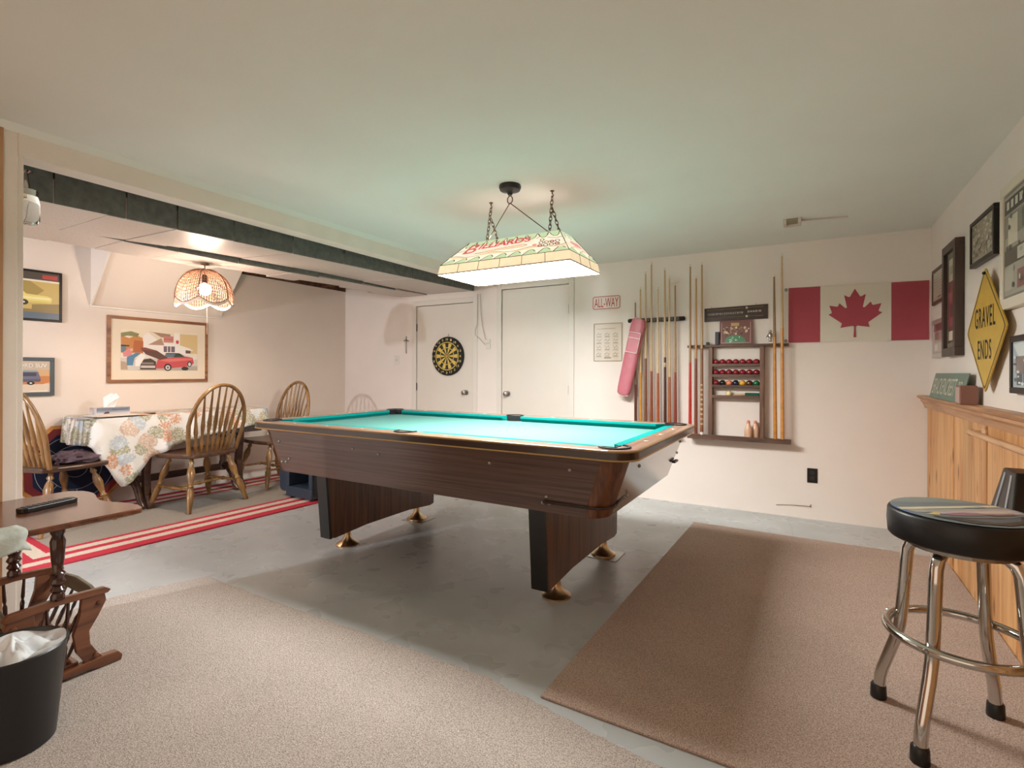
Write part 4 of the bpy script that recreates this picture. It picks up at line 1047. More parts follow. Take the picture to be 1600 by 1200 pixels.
for k, (x, y, s, l) in enumerate(((-.446, .080, .9, 'front peach plastic powder bottle on the rack bottom ledge'), (-.396, .037, .88, 'rear peach plastic powder bottle tucked behind its twin'))):
    t = thing('powder_bottle', l, 'bottle', (x, YB - y, .636), 'powder bottles')
    MB().lathe([(.027, 0), (.0305, .006), (.0305, .07 * s), (.026, .10 * s), (.014, .125 * s), (.013, .135 * s)], (x, YB - y, .636), 18).build('body', M_frost, t, smooth=True)
    MB().lathe([(.014, 0), (.012, .02), (.004, .026)], (x, YB - y, .636 + .134 * s), 14).build('cap', mat('coral_cap', '#d9866e', .4), t, smooth=True)
# things on the top shelf
GB = thing('game_box_lid', 'maroon picture board of billiard players leaning on the rack top shelf', 'picture', (-.55, YB - .04, 1.424))
MB().hull8([(-.680, YB - .055, 1.4245), (-.420, YB - .055, 1.4245), (-.420, YB - .045, 1.4245), (-.680, YB - .045, 1.4245), (-.680, YB - .03, 1.632), (-.420, YB - .03, 1.632), (-.420, YB - .02, 1.632), (-.680, YB - .02, 1.632)]).build('board', mat('maroon_board', '#7a5250', .5), GB)
gq = [(-.674, YB - .0552, 1.43), (-.426, YB - .0552, 1.43), (-.426, YB - .0306, 1.626), (-.674, YB - .0306, 1.626)]
gs = [('#c9a0a0', rect(.03, .03, .97, .97)), ('#7f5550', rect(.05, .05, .95, .95)), ('#c8a46a', rect(.34, .78, .6, .92)), ('#4f8a68', ell(.48, .05, .34, .34, 16, 0, PI))]
gs += [(rn.choice(['#c9ad98', '#a8806a', '#5a4036', '#e0cdb8', '#8a6a55']), ell(rn.uniform(.1, .9), rn.uniform(.42, .72), rn.uniform(.02, .045), rn.uniform(.03, .06), 7)) for _ in range(46)]
gs += [('#dfe8dc', ell(rn.uniform(.3, .66), rn.uniform(.08, .3), .018, .022, 7)) for _ in range(12)]
art('print', gq, gs, GB, M_print, .0002)
o = thing('dark_booklet', 'narrow dark booklet standing left of the maroon picture board', 'book', (-.70, YB - .04, 1.424))
MB().box(-.712, -.682, YB - .075, YB - .02, 1.4245, 1.535).build('cover', mat('navy_cover', '#34363f', .5), o, bevel=.002)
MB().box(-.710, -.684, YB - .073, YB - .022, 1.534, 1.5365).build('pages', M_white, o)
o = thing('chalk_cube', 'small dark chalk cube at the left of the rack top shelf', 'chalk', (-.775, YB - .05, 1.424))
MB().box(-.787, -.763, YB - .065, YB - .04, 1.4245, 1.448).build('cube', mat('chalk_green', '#3c4a44', .8), o, bevel=.002)
MB().lathe([(.008, 0), (.008, .0006)], (-.775, YB - .0525, 1.448), 12).build('hollow', M_blackm, o)
TR = thing('small_trophy', 'small silver figurine trophy at the right end of the rack top shelf', 'trophy', (-.285, YB - .05, 1.424))
MB().box(-.303, -.262, YB - .075, YB - .035, 1.4245, 1.438).build('base', M_white, TR, bevel=.003)
MB().lathe([(.016, 0), (.009, .012), (.012, .03), (.02, .05), (.017, .07), (.009, .078)], (-.285, YB - .055, 1.438), 14).sphere((-.285, YB - .055, 1.524), .013, 10, 8).tube([(-.303, YB - .055, 1.50), (-.312, YB - .055, 1.475), (-.296, YB - .06, 1.466)], .005, 6).build('figure', M_chrome, TR, smooth=True)
# score board
SB = thing('scoreboard', 'long dark snooker scoreboard with sliding markers above the ball rack', 'scoreboard', (-.56, YB, 1.63))
sq = [Vector((-.812, YB - .012, 1.630)), Vector((-.306, YB - .012, 1.638)), Vector((-.306, YB - .012, 1.760)), Vector((-.812, YB - .012, 1.748))]
MB().hull8(sq + [p + Vector((0, .011, 0)) for p in sq]).build('board', mat('score_wood', '#3c2a26', .4, noise=(20, .15)), SB, bevel=.002)
M_track = mat('brass_track', '#a08468', .35, metal=.5)
for v0 in (.24, .84):
    for (u0, u1) in ((.04, .64), (.66, .93)):
        a, b_ = bil(sq, u0, v0), bil(sq, u1, v0); MB().tube([a + Vector((0, -.003, 0)), b_ + Vector((0, -.003, 0))], .0026, 6).build('slide_rail', M_track, SB)
    p = bil(sq, .68, v0); MB().box(p.x - .009, p.x + .009, p.y - .010, p.y - .001, p.z - .009, p.z + .009).build('marker', mat('marker_ivory', '#c9b8a0', .4), SB, bevel=.002)
text('numerals', '1 2 3 4 5 6 7 8 9 10 11 12 13 14 15 16 17 18 19 20', sub(sq, .06, .46, .62, .60), SB, M_let, .001, bold=.01)
text('numerals', '20 40 60 80 100', sub(sq, .69, .50, .90, .63), SB, M_let, .001, bold=.01)
for u0 in (.12, .82): p = bil(sq, u0, 1); MB().tube([p + Vector((-.006, .004, 0)), p + Vector((0, .006, .016)), p + Vector((.006, .004, 0))], .0015, 5).build('hanger', M_steel, SB)

# ================================================================== FLOOR COVERINGS
def carpet_mat(name, c1, c2, sc=230):
    m = bpy.data.materials.new(name); m.use_nodes = True
    nt = m.node_tree; N = nt.nodes; L = nt.links; b = N['Principled BSDF']
    tc = N.new('ShaderNodeTexCoord')
    t = N.new('ShaderNodeTexNoise'); t.inputs['Scale'].default_value = sc; t.inputs['Detail'].default_value = 5; t.inputs['Roughness'].default_value = .75
    L.new(tc.outputs['Object'], t.inputs['Vector'])
    cr = N.new('ShaderNodeValToRGB')
    cr.color_ramp.elements[0].position = .36; cr.color_ramp.elements[0].color = srgb(c2)
    cr.color_ramp.elements[1].position = .62; cr.color_ramp.elements[1].color = srgb(c1)
    L.new(t.outputs['Fac'], cr.inputs[0])
    t3 = N.new('ShaderNodeTexNoise'); t3.inputs['Scale'].default_value = 2.2; t3.inputs['Detail'].default_value = 3
    L.new(tc.outputs['Object'], t3.inputs['Vector'])
    r = N.new('ShaderNodeMapRange'); r.inputs['From Min'].default_value = .3; r.inputs['From Max'].default_value = .7; r.inputs['To Min'].default_value = .93; r.inputs['To Max'].default_value = 1.05
    L.new(t3.outputs['Fac'], r.inputs['Value'])
    s = N.new('ShaderNodeVectorMath'); s.operation = 'SCALE'
    L.new(cr.outputs[0], s.inputs[0]); L.new(r.outputs[0], s.inputs['Scale']); L.new(s.outputs[0], b.inputs['Base Color'])
    b.inputs['Roughness'].default_value = 1; b.inputs['Specular IOR Level'].default_value = .05
    bp = N.new('ShaderNodeBump'); bp.inputs['Strength'].default_value = .7; bp.inputs['Distance'].default_value = .006
    L.new(t.outputs['Fac'], bp.inputs['Height']); L.new(bp.outputs[0], b.inputs['Normal'])
    return m
M_cl = carpet_mat('carpet_beige', '#dbd0c8', '#82766d')
M_cr = carpet_mat('carpet_brown', '#dec9bd', '#8a7263')
rr = random.Random(11)
edge = []
def rough(p, q, n=26, a=.006):
    return [(p[0] + (q[0] - p[0]) * k / n + rr.uniform(-a, a) * .3, p[1] + (q[1] - p[1]) * k / n + rr.uniform(-a, a)) for k in range(n)]
pl_ = rough((.72, 1.43), (-.446, 1.548)) + rough((-.446, 1.548), (-1.074, 1.652)) + rough((-1.074, 1.652), (-2.97, 1.648)) + rough((-2.97, 1.648), (-3.13, 1.21), 8, .003) + [(-3.13, .93), (-2.985, .93), (-2.985, -1.8), (.72, -1.8)]
tag(MB().prism(pl_[::-1], .009, 'z', .0005).build('beige_carpet', M_cl), 'large beige carpet piece with a ragged edge in the foreground', 'carpet')
tag(MB().prism([(-.842, 1.658), (.742, 1.640), (.742, 4.185), (-.785, 4.20)], .009, 'z', .0005).build('brown_carpet', M_cr, bevel=.003), 'brown carpet strip under the bar stool beside the pool table', 'carpet')

def rug_mat():
    m = bpy.data.materials.new('striped_rug'); m.use_nodes = True
    nt = m.node_tree; N = nt.nodes; L = nt.links; b = N['Principled BSDF']
    tc = N.new('ShaderNodeTexCoord'); sp = N.new('ShaderNodeSeparateXYZ'); L.new(tc.outputs['Object'], sp.inputs[0])
    HX, HY = .74, 1.66
    def mth(op, a, b_=None):
        n = N.new('ShaderNodeMath'); n.operation = op
        for i, v in enumerate((a, b_)):
            if v is None: continue
            if isinstance(v, (int, float)): n.inputs[i].default_value = v
            else: L.new(v, n.inputs[i])
        return n.outputs[0]
    ex = mth('SUBTRACT', HX, mth('ABSOLUTE', sp.outputs['X'])); ey = mth('SUBTRACT', HY, mth('ABSOLUTE', sp.outputs['Y']))
    d = mth('MINIMUM', ex, ey)
    nz = N.new('ShaderNodeTexNoise'); nz.inputs['Scale'].default_value = 120
    L.new(tc.outputs['Object'], nz.inputs['Vector'])
    d2 = mth('ADD', d, mth('MULTIPLY', mth('SUBTRACT', nz.outputs['Fac'], .5), .02))
    cr = N.new('ShaderNodeValToRGB'); cr.color_ramp.interpolation = 'CONSTANT'
    red, wht, gry = srgb('#c4414f'), srgb('#d9cdbf'), srgb('#a39c92')
    st = [(0, red), (.09, wht), (.17, red), (.235, wht), (.315, red), (.36, gry)]
    e = cr.color_ramp.elements
    e[0].position = 0; e[0].color = red; e[1].position = .09; e[1].color = wht
    for p, c in st[2:]:
        k = e.new(p); k.color = c
    L.new(d2, cr.inputs[0])
    t = N.new('ShaderNodeTexNoise'); t.inputs['Scale'].default_value = 240
    L.new(tc.outputs['Object'], t.inputs['Vector'])
    r = N.new('ShaderNodeMapRange'); r.inputs['From Min'].default_value = .3; r.inputs['From Max'].default_value = .7; r.inputs['To Min'].default_value = .82; r.inputs['To Max'].default_value = 1.12
    L.new(t.outputs['Fac'], r.inputs['Value'])
    s = N.new('ShaderNodeVectorMath'); s.operation = 'SCALE'
    L.new(cr.outputs[0], s.inputs[0]); L.new(r.outputs[0], s.inputs['Scale']); L.new(s.outputs[0], b.inputs['Base Color'])
    b.inputs['Roughness'].default_value = 1; b.inputs['Specular IOR Level'].default_value = .05
    bp = N.new('ShaderNodeBump'); bp.inputs['Strength'].default_value = .6; bp.inputs['Distance'].default_value = .006
    L.new(t.outputs['Fac'], bp.inputs['Height']); L.new(bp.outputs[0], b.inputs['Normal'])
    return m
rg = MB().box(-.74, .74, -1.66, 1.66, .0005, .011).build('striped_rug', rug_mat(), bevel=.003)
rg.location = (-4.565, 2.70, 0); rg.rotation_euler.z = R_(-3.5)
tag(rg, 'grey rug with red and cream striped border under the dining set', 'rug')

# ================================================================== BAR STOOL
SX, SY = .42, 2.15
ST = thing('bar_stool', 'chrome bar stool with black round padded seat and printed top', 'stool', (SX, SY, .0095))
M_vinyl = mat('black_vinyl', '#121315', .42)
seat = MB().lathe([(.15, .640), (.184, .643), (.190, .650), (.193, .69), (.191, .728), (.188, .7335), (.18, .7365), (.10, .738), (.002, .738)], (SX, SY, 0), 48).build('seat', M_vinyl, ST, smooth=50)
M_seatprint = vcol('seat_print', 0.3)
dsc = [('#75848a', ell(.5, .5, .5, .5, 40))]
def chord(a0, a1, c): return (c, ell(.5, .5, .5, .5, 20, R_(a0), R_(a1)))
dsc += [chord(150, 200, '#5a7fae'), chord(30, 140, '#87938f'), ('#e0d6b4', [(.03, .62), (.95, .68), (.97, .62), (.02, .55)]), ('#aaa79f', [(.04, .54), (.97, .58), (.98, .46), (.2, .45), (.08, .46)]), ('#c6b4ba', [(.2, .46), (.96, .52), (.95, .38), (.5, .37), (.26, .40)]), ('#d9c47a', [(.12, .40), (.26, .47), (.24, .40), (.2, .36)]), ('#9a7480', [(.26, .40), (.46, .44), (.7, .38), (.5, .33), (.3, .35)]), ('#d5c8b8', [(.55, .44), (.9, .47), (.9, .43), (.6, .40)]), ('#7a5a4c', [(.6, .36), (.86, .39), (.84, .34), (.64, .32)]), ('#9fb0b4', [(.6, .6), (.8, .64), (.82, .6), (.66, .57)]), ('#2e3336', [(.1, .34), (.3, .28), (.7, .26), (.9, .32), (.7, .1), (.5, .04), (.28, .1)]), ('#486070', [(.3, .24), (.6, .22), (.8, .27), (.7, .16), (.45, .12)])]
c_, s_ = math.cos(YAW), math.sin(YAW)
rs = .183
qs = [Vector((SX, SY, .7385)) + Vector((c_ * a - s_ * b_, s_ * a + c_ * b_, 0)) * rs for a, b_ in ((-1, -1), (1, -1), (1, 1), (-1, 1))]
art('seat_print', qs, dsc, seat, M_seatprint, .00015)
MB().lathe([(.13, .618), (.14, .620), (.14, .640)], (SX, SY, 0), 32).build('seat_plate', M_steel, ST)
for ang in (149, 236.5, 56, 329):
    a = R_(ang); d = Vector((math.cos(a), math.sin(a), 0)); c0 = Vector((SX, SY, 0))
    prof = [(.03, .622), (.09, .622), (.115, .618), (.135, .602), (.146, .575), (.150, .53), (.158, .42), (.165, .345), (.170, .30), (.185, .24), (.222, .125), (.230, .09), (.234, .045)]
    lg = MB().tube([c0 + d * r + Vector((0, 0, z)) for r, z in prof], .0185, 16).build('leg', M_chrome, ST, smooth=50)
    MB().lathe([(.025, 0.0098), (.026, .012), (.024, .055), (.020, .06)], c0 + d * .236, 14).build('rubber_foot', M_black, lg, smooth=50)
    MB().lathe([(.009, 0), (.008, .005), (.002, .007)], c0 + d * .205 + Vector((0, 0, .335)), 10, tuple(d)).build('rivet', M_steel, lg, smooth=True)
MB().tube([(SX + .192 * math.cos(2 * PI * k / 48), SY + .192 * math.sin(2 * PI * k / 48), .335) for k in range(48)], .0145, 12, closed=True).build('foot_ring', M_chrome, ST, smooth=True)

# ================================================================== DINING SET
M_oak = wood('chair_oak', '#96703f', '#6b4a28', 'Z', 3, 8, .32, coat=.3)
M_dko = wood('chair_seat_dark', '#5c3c26', '#38241a', 'Y', 3, 8, .35, coat=.2)
def turned(m, p0, p1, prof, seg=10):
    p0, p1 = Vector(p0), Vector(p1); d = p1 - p0
    return m.lathe([(r, t * d.length) for t, r in prof], p0, seg, tuple(d))
LEGP = [(0, .011), (.06, .014), (.22, .021), (.38, .025), (.44, .015), (.47, .023), (.50, .014), (.56, .017), (.70, .028), (.80, .022), (.86, .012), (.90, .021), (.94, .013), (1, .015)]
STRP = [(0, .008), (.2, .011), (.42, .011), (.47, .016), (.5, .018), (.53, .016), (.58, .011), (.8, .011), (1, .008)]
SPP = [(0, .007), (.06, .009), (.12, .012), (.2, .014), (.24, .009), (.27, .014), (.30, .009), (.45, .015), (.7, .009), (1, .005)]
def make_chair():
    t = thing('windsor_chair', 'x', 'chair', (0, 0, 0), 'hoop back chairs round the dining table')
    outl = [(-.16, -.20), (-.19, -.12), (-.215, .02), (-.225, .14), (-.20, .20), (-.10, .222), (0, .226), (.10, .222), (.20, .20), (.225, .14), (.215, .02), (.19, -.12), (.16, -.20), (0, -.215)]
    MB().prism(outl[::-1], .036, 'z', .435).build('seat', M_dko, t, bevel=.010, bseg=3)
    hp = []
    for k in range(25):
        a = PI * k / 24
        x = -.225 * math.cos(a); s = math.sin(a)
        # stays fairly straight near the seat then rounds over
        zz = .465 + .585 * s ** .62
        f = (zz - .465) / .585
        x *= (1 if f > .45 else .80 + .2 * f / .45)
        hp.append((x, -.165 - .125 * f, zz))
    MB().tube(hp, .0150, 10).build('hoop', M_oak, t, smooth=50)
    for i in range(8):
        u = (i - 3.5) / 3.5
        xb = u * .125; xt = u * .185
        zt = .465 + .585 * max(.05, 1 - (abs(xt) / .225) ** 2) ** .31
        f = (zt - .465) / .585
        m = MB(); turned(m, (xb, -.175 + .02 * abs(u), .468), (xt, -.165 - .125 * f, zt), SPP, 8)
        m.build('spindle', M_oak, t, smooth=50)
    L = {}
    for sx in (-1, 1):
        for sy in (-1, 1):
            tp = Vector((sx * .135, sy * .125, .437)); bt_ = Vector((sx * .225, sy * .235 - .01, 0))
            m = MB(); turned(m, bt_, tp, LEGP, 12); m.build('leg', M_oak, t, smooth=50)
            L[sx, sy] = (bt_, tp)
    mid = {}
    for sx in (-1, 1):
        a = L[sx, -1][0].lerp(L[sx, -1][1], .42); b_ = L[sx, 1][0].lerp(L[sx, 1][1], .42)
        m = MB(); turned(m, a, b_, STRP, 10); m.build('stretcher', M_oak, t, smooth=50); mid[sx] = (a + b_) / 2
    m = MB(); turned(m, mid[-1], mid[1], STRP, 10); m.build('stretcher', M_oak, t, smooth=50)
    return t
ch = make_chair()
ch.scale = (1.22, 1.05, 1)
ch2 = copy_tree(ch); ch3 = copy_tree(ch)
ch.location = (-4.66, 2.52, .0115); ch.rotation_euler.z = R_(98); ch['label'] = 'hoop back chair with its back to the room, in front of the dining table'
ch2.location = (-4.87, 3.38, .0115); ch2.rotation_euler.z = R_(178); ch2['label'] = 'hoop back chair at the far end of the dining table behind the pool table'
ch3.location = (-4.93, 1.62, .0115); ch3.rotation_euler.z = R_(12); ch3['label'] = 'hoop back chair with a jacket on its seat beside the partition post'

DT = thing('dining_table', 'dark wooden trestle dining table against the nook wall', 'table', (-5.07, 2.54, .0115))
M_dark_w = wood('dining_dark', '#4a3024', '#2c1b14', 'Y', 3, 8, .3, coat=.3)
MB().prism(rrect(-5.36, -4.80, 1.79, 3.29, .10, 5), .024, 'z', .776).build('table_top', M_dark_w, DT, bevel=.004)
MB().box(-5.30, -4.86, 1.92, 3.16, .69, .776).build('apron', M_dark_w, DT)
MB().box(-4.835, -4.812, 2.30, 3.22, .58, .775).build('drop_leaf', M_dark_w, DT, bevel=.004)
for yy in (2.16, 2.98):
    MB().lathe([(.05, .20), (.045, .24), (.03, .30), (.04, .42), (.045, .52), (.03, .60), (.05, .69)], (-5.08, yy, 0), 16).build('column', M_dark_w, DT, smooth=50)
    for sx in (1,):
        ft = MB()
        pts = [(-5.08, yy, .24), (-5.08 + sx * .08, yy, .25), (-5.08 + sx * .15, yy, .17), (-5.08 + sx * .19, yy, .08), (-5.08 + sx * .25, yy, .030)]
        ft.tube(pts, [.034, .034, .028, .024, .018], 10).build('foot', M_dark_w, DT, smooth=50)
    MB().prism([(-4.90, .70), (-4.845, .70), (-4.86, .50), (-4.885, .30), (-4.87, .12), (-4.82, .035), (-4.82, .012), (-4.89, .012), (-4.935, .12), (-4.945, .30), (-4.93, .50)], .05, 'y', yy + .03).build('leg', M_dark_w, DT, bevel=.005)
MB().box(-5.10, -5.06, 2.16, 2.98, .20, .26).build('stretcher', M_dark_w, DT, bevel=.004)

def flower_cloth():
    m = bpy.data.materials.new('floral_tablecloth'); m.use_nodes = True
    nt = m.node_tree; N = nt.nodes; L = nt.links; b = N['Principled BSDF']
    tc = N.new('ShaderNodeTexCoord')
    v = N.new('ShaderNodeTexVoronoi'); v.inputs['Scale'].default_value = 8.0; v.inputs['Randomness'].default_value = .8
    L.new(tc.outputs['Object'], v.inputs['Vector'])
    n = N.new('ShaderNodeTexNoise'); n.inputs['Scale'].default_value = 70; n.inputs['Detail'].default_value = 3
    L.new(tc.outputs['Object'], n.inputs['Vector'])
    sp = N.new('ShaderNodeSeparateColor'); L.new(v.outputs['Color'], sp.inputs[0])
    cr = N.new('ShaderNodeValToRGB'); cr.color_ramp.interpolation = 'CONSTANT'
    e = cr.color_ramp.elements
    e[0].position = 0; e[0].color = srgb('#a3a283'); e[1].position = .32; e[1].color = srgb('#d09a76')
    for p, c in ((.55, '#b9c6cf'), (.72, '#b3a98c'), (.88, '#cfb39c')):
        k = e.new(p); k.color = srgb(c)
    L.new(sp.outputs[0], cr.inputs[0])
    d = N.new('ShaderNodeMath'); d.operation = 'MULTIPLY_ADD'; d.inputs[1].default_value = .5; L.new(n.outputs['Fac'], d.inputs[0]); L.new(v.outputs['Distance'], d.inputs[2])
    r = N.new('ShaderNodeMapRange'); r.inputs['From Min'].default_value = .78; r.inputs['From Max'].default_value = .86
    L.new(d.outputs[0], r.inputs['Value'])
    sp2 = N.new('ShaderNodeMapRange'); sp2.inputs['From Min'].default_value = .45; sp2.inputs['From Max'].default_value = .58; sp2.inputs['To Min'].default_value = 0; sp2.inputs['To Max'].default_value = .6
    L.new(n.outputs['Fac'], sp2.inputs['Value'])
    mxx = N.new('ShaderNodeMath'); mxx.operation = 'MAXIMUM'; L.new(r.outputs[0], mxx.inputs[0]); L.new(sp2.outputs[0], mxx.inputs[1])
    mx = N.new('ShaderNodeMix'); mx.data_type = 'RGBA'
    L.new(mxx.outputs[0], mx.inputs[0]); L.new(cr.outputs[0], mx.inputs[6]); mx.inputs[7].default_value = srgb('#e6e6e2')
    L.new(mx.outputs[2], b.inputs['Base Color']); b.inputs['Roughness'].default_value = .55
    return m
# cloth: top plus a hanging skirt whose depth varies round the edge
base = rrect(-5.362, -4.785, 1.775, 3.305, .11, 6)
per = []
for i in range(len(base)):
    p, q_ = Vector(base[i]), Vector(base[(i + 1) % len(base)])
    n_ = max(1, int((q_ - p).length / .022))
    for k in range(n_): per.append(p.lerp(q_, k / n_))
def drop(p):
    if p.x < -5.30: return .012
    y = p.y
    tab = [(1.70, .24), (1.80, .20), (1.86, .36), (1.98, .565), (2.10, .46), (2.2, .34), (2.45, .245), (2.8, .19), (3.2, .14), (3.4, .11)]
    for (a, da), (b_, db) in zip(tab, tab[1:]):
        if a <= y <= b_: return da + (db - da) * (y - a) / (b_ - a)
    return .12
cvs = []; NP = len(per); rows = 9
cxm, cym = -5.07, 2.54
for j in range(rows):
    fr_ = j / (rows - 1)
    for i, p in enumerate(per):
        a, b_ = per[i - 1], per[(i + 1) % NP]
        t_ = (b_ - a).normalized(); nr_ = Vector((t_.y, -t_.x))
        dr = drop(p)
        s = p.x * 1.0 + p.y
        fold = (.026 * math.sin(p.y * 26 + p.x * 20) + .010 * math.sin(p.y * 47 + 1)) * fr_ * min(1, dr / .3)
        o = .004 + .012 * fr_ + fold + .012 * fr_
        if p.x < -5.30: o = .002
        cvs.append((p.x + nr_.x * o, p.y + nr_.y * o, .8035 - dr * fr_ * .998 - (0 if j else -.0)))
cfs = [(j * NP + i, j * NP + (i + 1) % NP, (j + 1) * NP + (i + 1) % NP, (j + 1) * NP + i) for j in range(rows - 1) for i in range(NP)]
cfs.append(tuple(range(NP)))
TC = MB().add(cvs, cfs).build('tablecloth', flower_cloth(), smooth=60)
md = TC.modifiers.new('thick', 'SOLIDIFY'); md.thickness = .0015; md.offset = 0
tag(TC, 'floral print tablecloth with one long hanging corner over the dining table', 'tablecloth')

TS = thing('tissue_box', 'wintry printed tissue box on the floral tablecloth', 'tissue box', (-5.08, 2.02, .8045))
MB().box(-5.14, -5.02, 1.90, 2.14, .8045, .876).build('box', mat('tissue_card', '#d6d2d2', .5), TS, bevel=.002)
art('print', [(-5.0195, 1.902, .806), (-5.0195, 2.138, .806), (-5.0195, 2.138, .875), (-5.0195, 1.902, .875)], [('#7c8496', rect(0, .5, 1, 1)), ('#9ea6b4', rect(0, .42, 1, .6)), ('#5a4a48', [(.2, .25), (.38, .3), (.36, .55), (.25, .5)]), ('#6a7484', rect(.45, .62, .95, .85)), ('#e6e4e6', rect(0, 0, 1, .25))], TS, M_print, .0002, '#c9ccd6')
tm = MB(); tv = []
for k in range(12):
    a = 2 * PI * k / 12
    r0 = .035 + .012 * math.sin(3 * a); r1 = .060 + .025 * math.sin(2 * a + 1)
    tv.append((r0, r1, a))
vs = [(-5.08 + r0 * .5 * math.cos(a), 2.02 + r0 * math.sin(a), .876) for r0, r1, a in tv] + [(-5.08 + r1 * .5 * math.cos(a), 2.03 + r1 * math.sin(a), .93 + .03 * math.sin(2 * a)) for r0, r1, a in tv] + [(-5.08 + .01 * math.cos(a), 2.05 + .02 * math.sin(a), .985 + .01 * math.sin(5 * a)) for r0, r1, a in tv]
tm.add(vs, [(j * 12 + k, j * 12 + (k + 1) % 12, (j + 1) * 12 + (k + 1) % 12, (j + 1) * 12 + k) for j in range(2) for k in range(12)]).build('tissue', mat('tissue_white', '#efe9e6', .9), TS)
for k, (x, y, rz, w, h_, c, l) in enumerate(((-4.94, 1.86, 12, .10, .14, '#a9b0b6', 'bluish folded leaflet on the tablecloth left of the tissue box'), (-4.93, 2.05, -6, .11, .16, '#c9a490', 'peach coloured paper sheet in front of the tissue box'), (-4.89, 1.96, 3, .10, .15, '#e0d6cc', 'white paper sheet on top of the leaflet and peach sheet'))):
    o = MB().box(-w, w, -h_, h_, 0, .006).build('paper_sheet', mat('paper_' + c, c, .7))
    o.location = (x, y, .8045 + .0062 * k); o.rotation_euler.z = R_(rz); tag(o, l, 'paper', 'papers on the table')
o = thing('coaster', 'small dark coaster on the tablecloth right of the tissue box', 'coaster', (-4.98, 2.27, .8045))
MB().lathe([(.045, .8045), (.045, .812), (.03, .8125)], (-4.98, 2.27, 0), 20).build('disc', mat('coaster_dark', '#6d6860', .6), o)
MB().lathe([(.046, .8045), (.047, .809), (.046, .8135)], (-4.98, 2.27, 0), 20, cap=False).build('rim', M_blackm, o)

# bundled jacket on the left chair
jm = MB(); jr, js = 12, 20; jv = []
for i in range(jr + 1):
    th = PI * i / jr
    for k in range(js):
        ph = 2 * PI * k / js
        f = 1 + .13 * math.sin(5 * ph + 3 * th) + .10 * math.sin(9 * th + 4 * ph) + .06 * math.sin(13 * ph)
        jv.append((-4.88 + .17 * f * math.sin(th) * math.cos(ph), 1.71 + .15 * f * math.sin(th) * math.sin(ph), max(.485, .515 + .05 * f * math.cos(th))))
jf = [(i * js + k, i * js + (k + 1) % js, (i + 1) * js + (k + 1) % js, (i + 1) * js + k) for i in range(jr) for k in range(js)]
tag(jm.add(jv, jf).build('bundled_jacket', mat('plum_fabric', '#54424c', .7, noise=(14, .5), bump=(20, .5)), smooth=70), 'bundled dark plum jacket lying on a hoop back chair seat', 'jacket')

# octagonal game table top leaning under the dining table
OB = thing('octagonal_game_board', 'navy and red octagonal game table top leaning on the wall under the dining table', 'game board', (-5.14, 1.80, .012))
ce = Vector((-5.285, 1.86, .375)); uu = Vector((0, 1, 0)); vv = Vector((-.10, 0, .98)).normalized(); nn = uu.cross(vv)
def octa(r, lift, th, name, m, par):
    pts = [ce + uu * r * math.cos(PI / 8 + k * PI / 4) + vv * r * math.sin(PI / 8 + k * PI / 4) + nn * lift for k in range(8)]
    b2 = [p - nn * th for p in pts]
    return MB().add(pts + b2, [tuple(range(8)), tuple(range(15, 7, -1))] + [(i, 8 + i, 8 + (i + 1) % 8, (i + 1) % 8) for i in range(8)]).build(name, m, par)
octa(.385, .0, .02, 'rim', wood('oct_wood', '#b9803e', '#8d5c28', 'Y', 3, 6, .35), OB)
octa(.355, .002, .003, 'red_felt', mat('red_felt', '#7a2a2a', .9), OB)
octa(.30, .004, .003, 'navy_felt', mat('navy_felt', '#16203a', .9, noise=(9, .2)), OB)
M_ln = mat('pale_line', '#aeb4bc', .6)
for r in (.265, .18, .08):
    MB().tube([ce + uu * r * math.cos(2 * PI * k / 40) + vv * r * math.sin(2 * PI * k / 40) + nn * .0045 for k in range(40)], .0016, 4, closed=True).build('line', M_ln, OB)
for k in range(8):
    a = k * PI / 4
    MB().tube([ce + (uu * math.cos(a) + vv * math.sin(a)) * .18 + nn * .0045, ce + (uu * math.cos(a) + vv * math.sin(a)) * .265 + nn * .0045], .0016, 4).build('line', M_ln, OB)

# navy open-front box on the rug behind the pool table
NB = thing('navy_storage_box', 'dark navy open-front box on the rug end behind the pool table leg', 'box', (-4.08, 3.2, .0115))
M_navy = mat('navy_plastic', '#323e4e', .4)
x0, x1, y0, y1, z0, z1, w = -4.20, -3.84, 3.05, 3.40, .03, .44, .045
nbm = MB().box(x0, x1, y0, y1, z0, z0 + .09).box(x0, x1, y0, y1, z1 - .12, z1).box(x0, x0 + w, y0, y1, z0 + .09, z1 - .12).box(x1 - w, x1, y0, y1, z0 + .09, z1 - .12).box(x0 + w, x1 - w, y1 - .03, y1, z0 + .09, z1 - .12)
nbm.build('body', M_navy, NB, bevel=.008)
MB().prism(rrect(-4.32, -4.195, z0 + .03, z1, .05, 5), .30, 'y', 3.07).build('side_pod', M_navy, NB, bevel=.01)
MB().box(x1 + .0005, x1 + .006, y0 + .02, y1 - .02, z0 + .02, z1 - .02).build('side_panel', M_black, NB)
for a in (x0 + .03, x1 - .06):
    for b_ in (y0 + .03, y1 - .06): MB().box(a, a + .03, b_, b_ + .03, .0115, z0 + .004).build('foot', M_black, NB)
MB().box(-4.10, -3.96, y0 - .006, y0 + .002, .335, .35).build('grip', M_black, NB, bevel=.002)

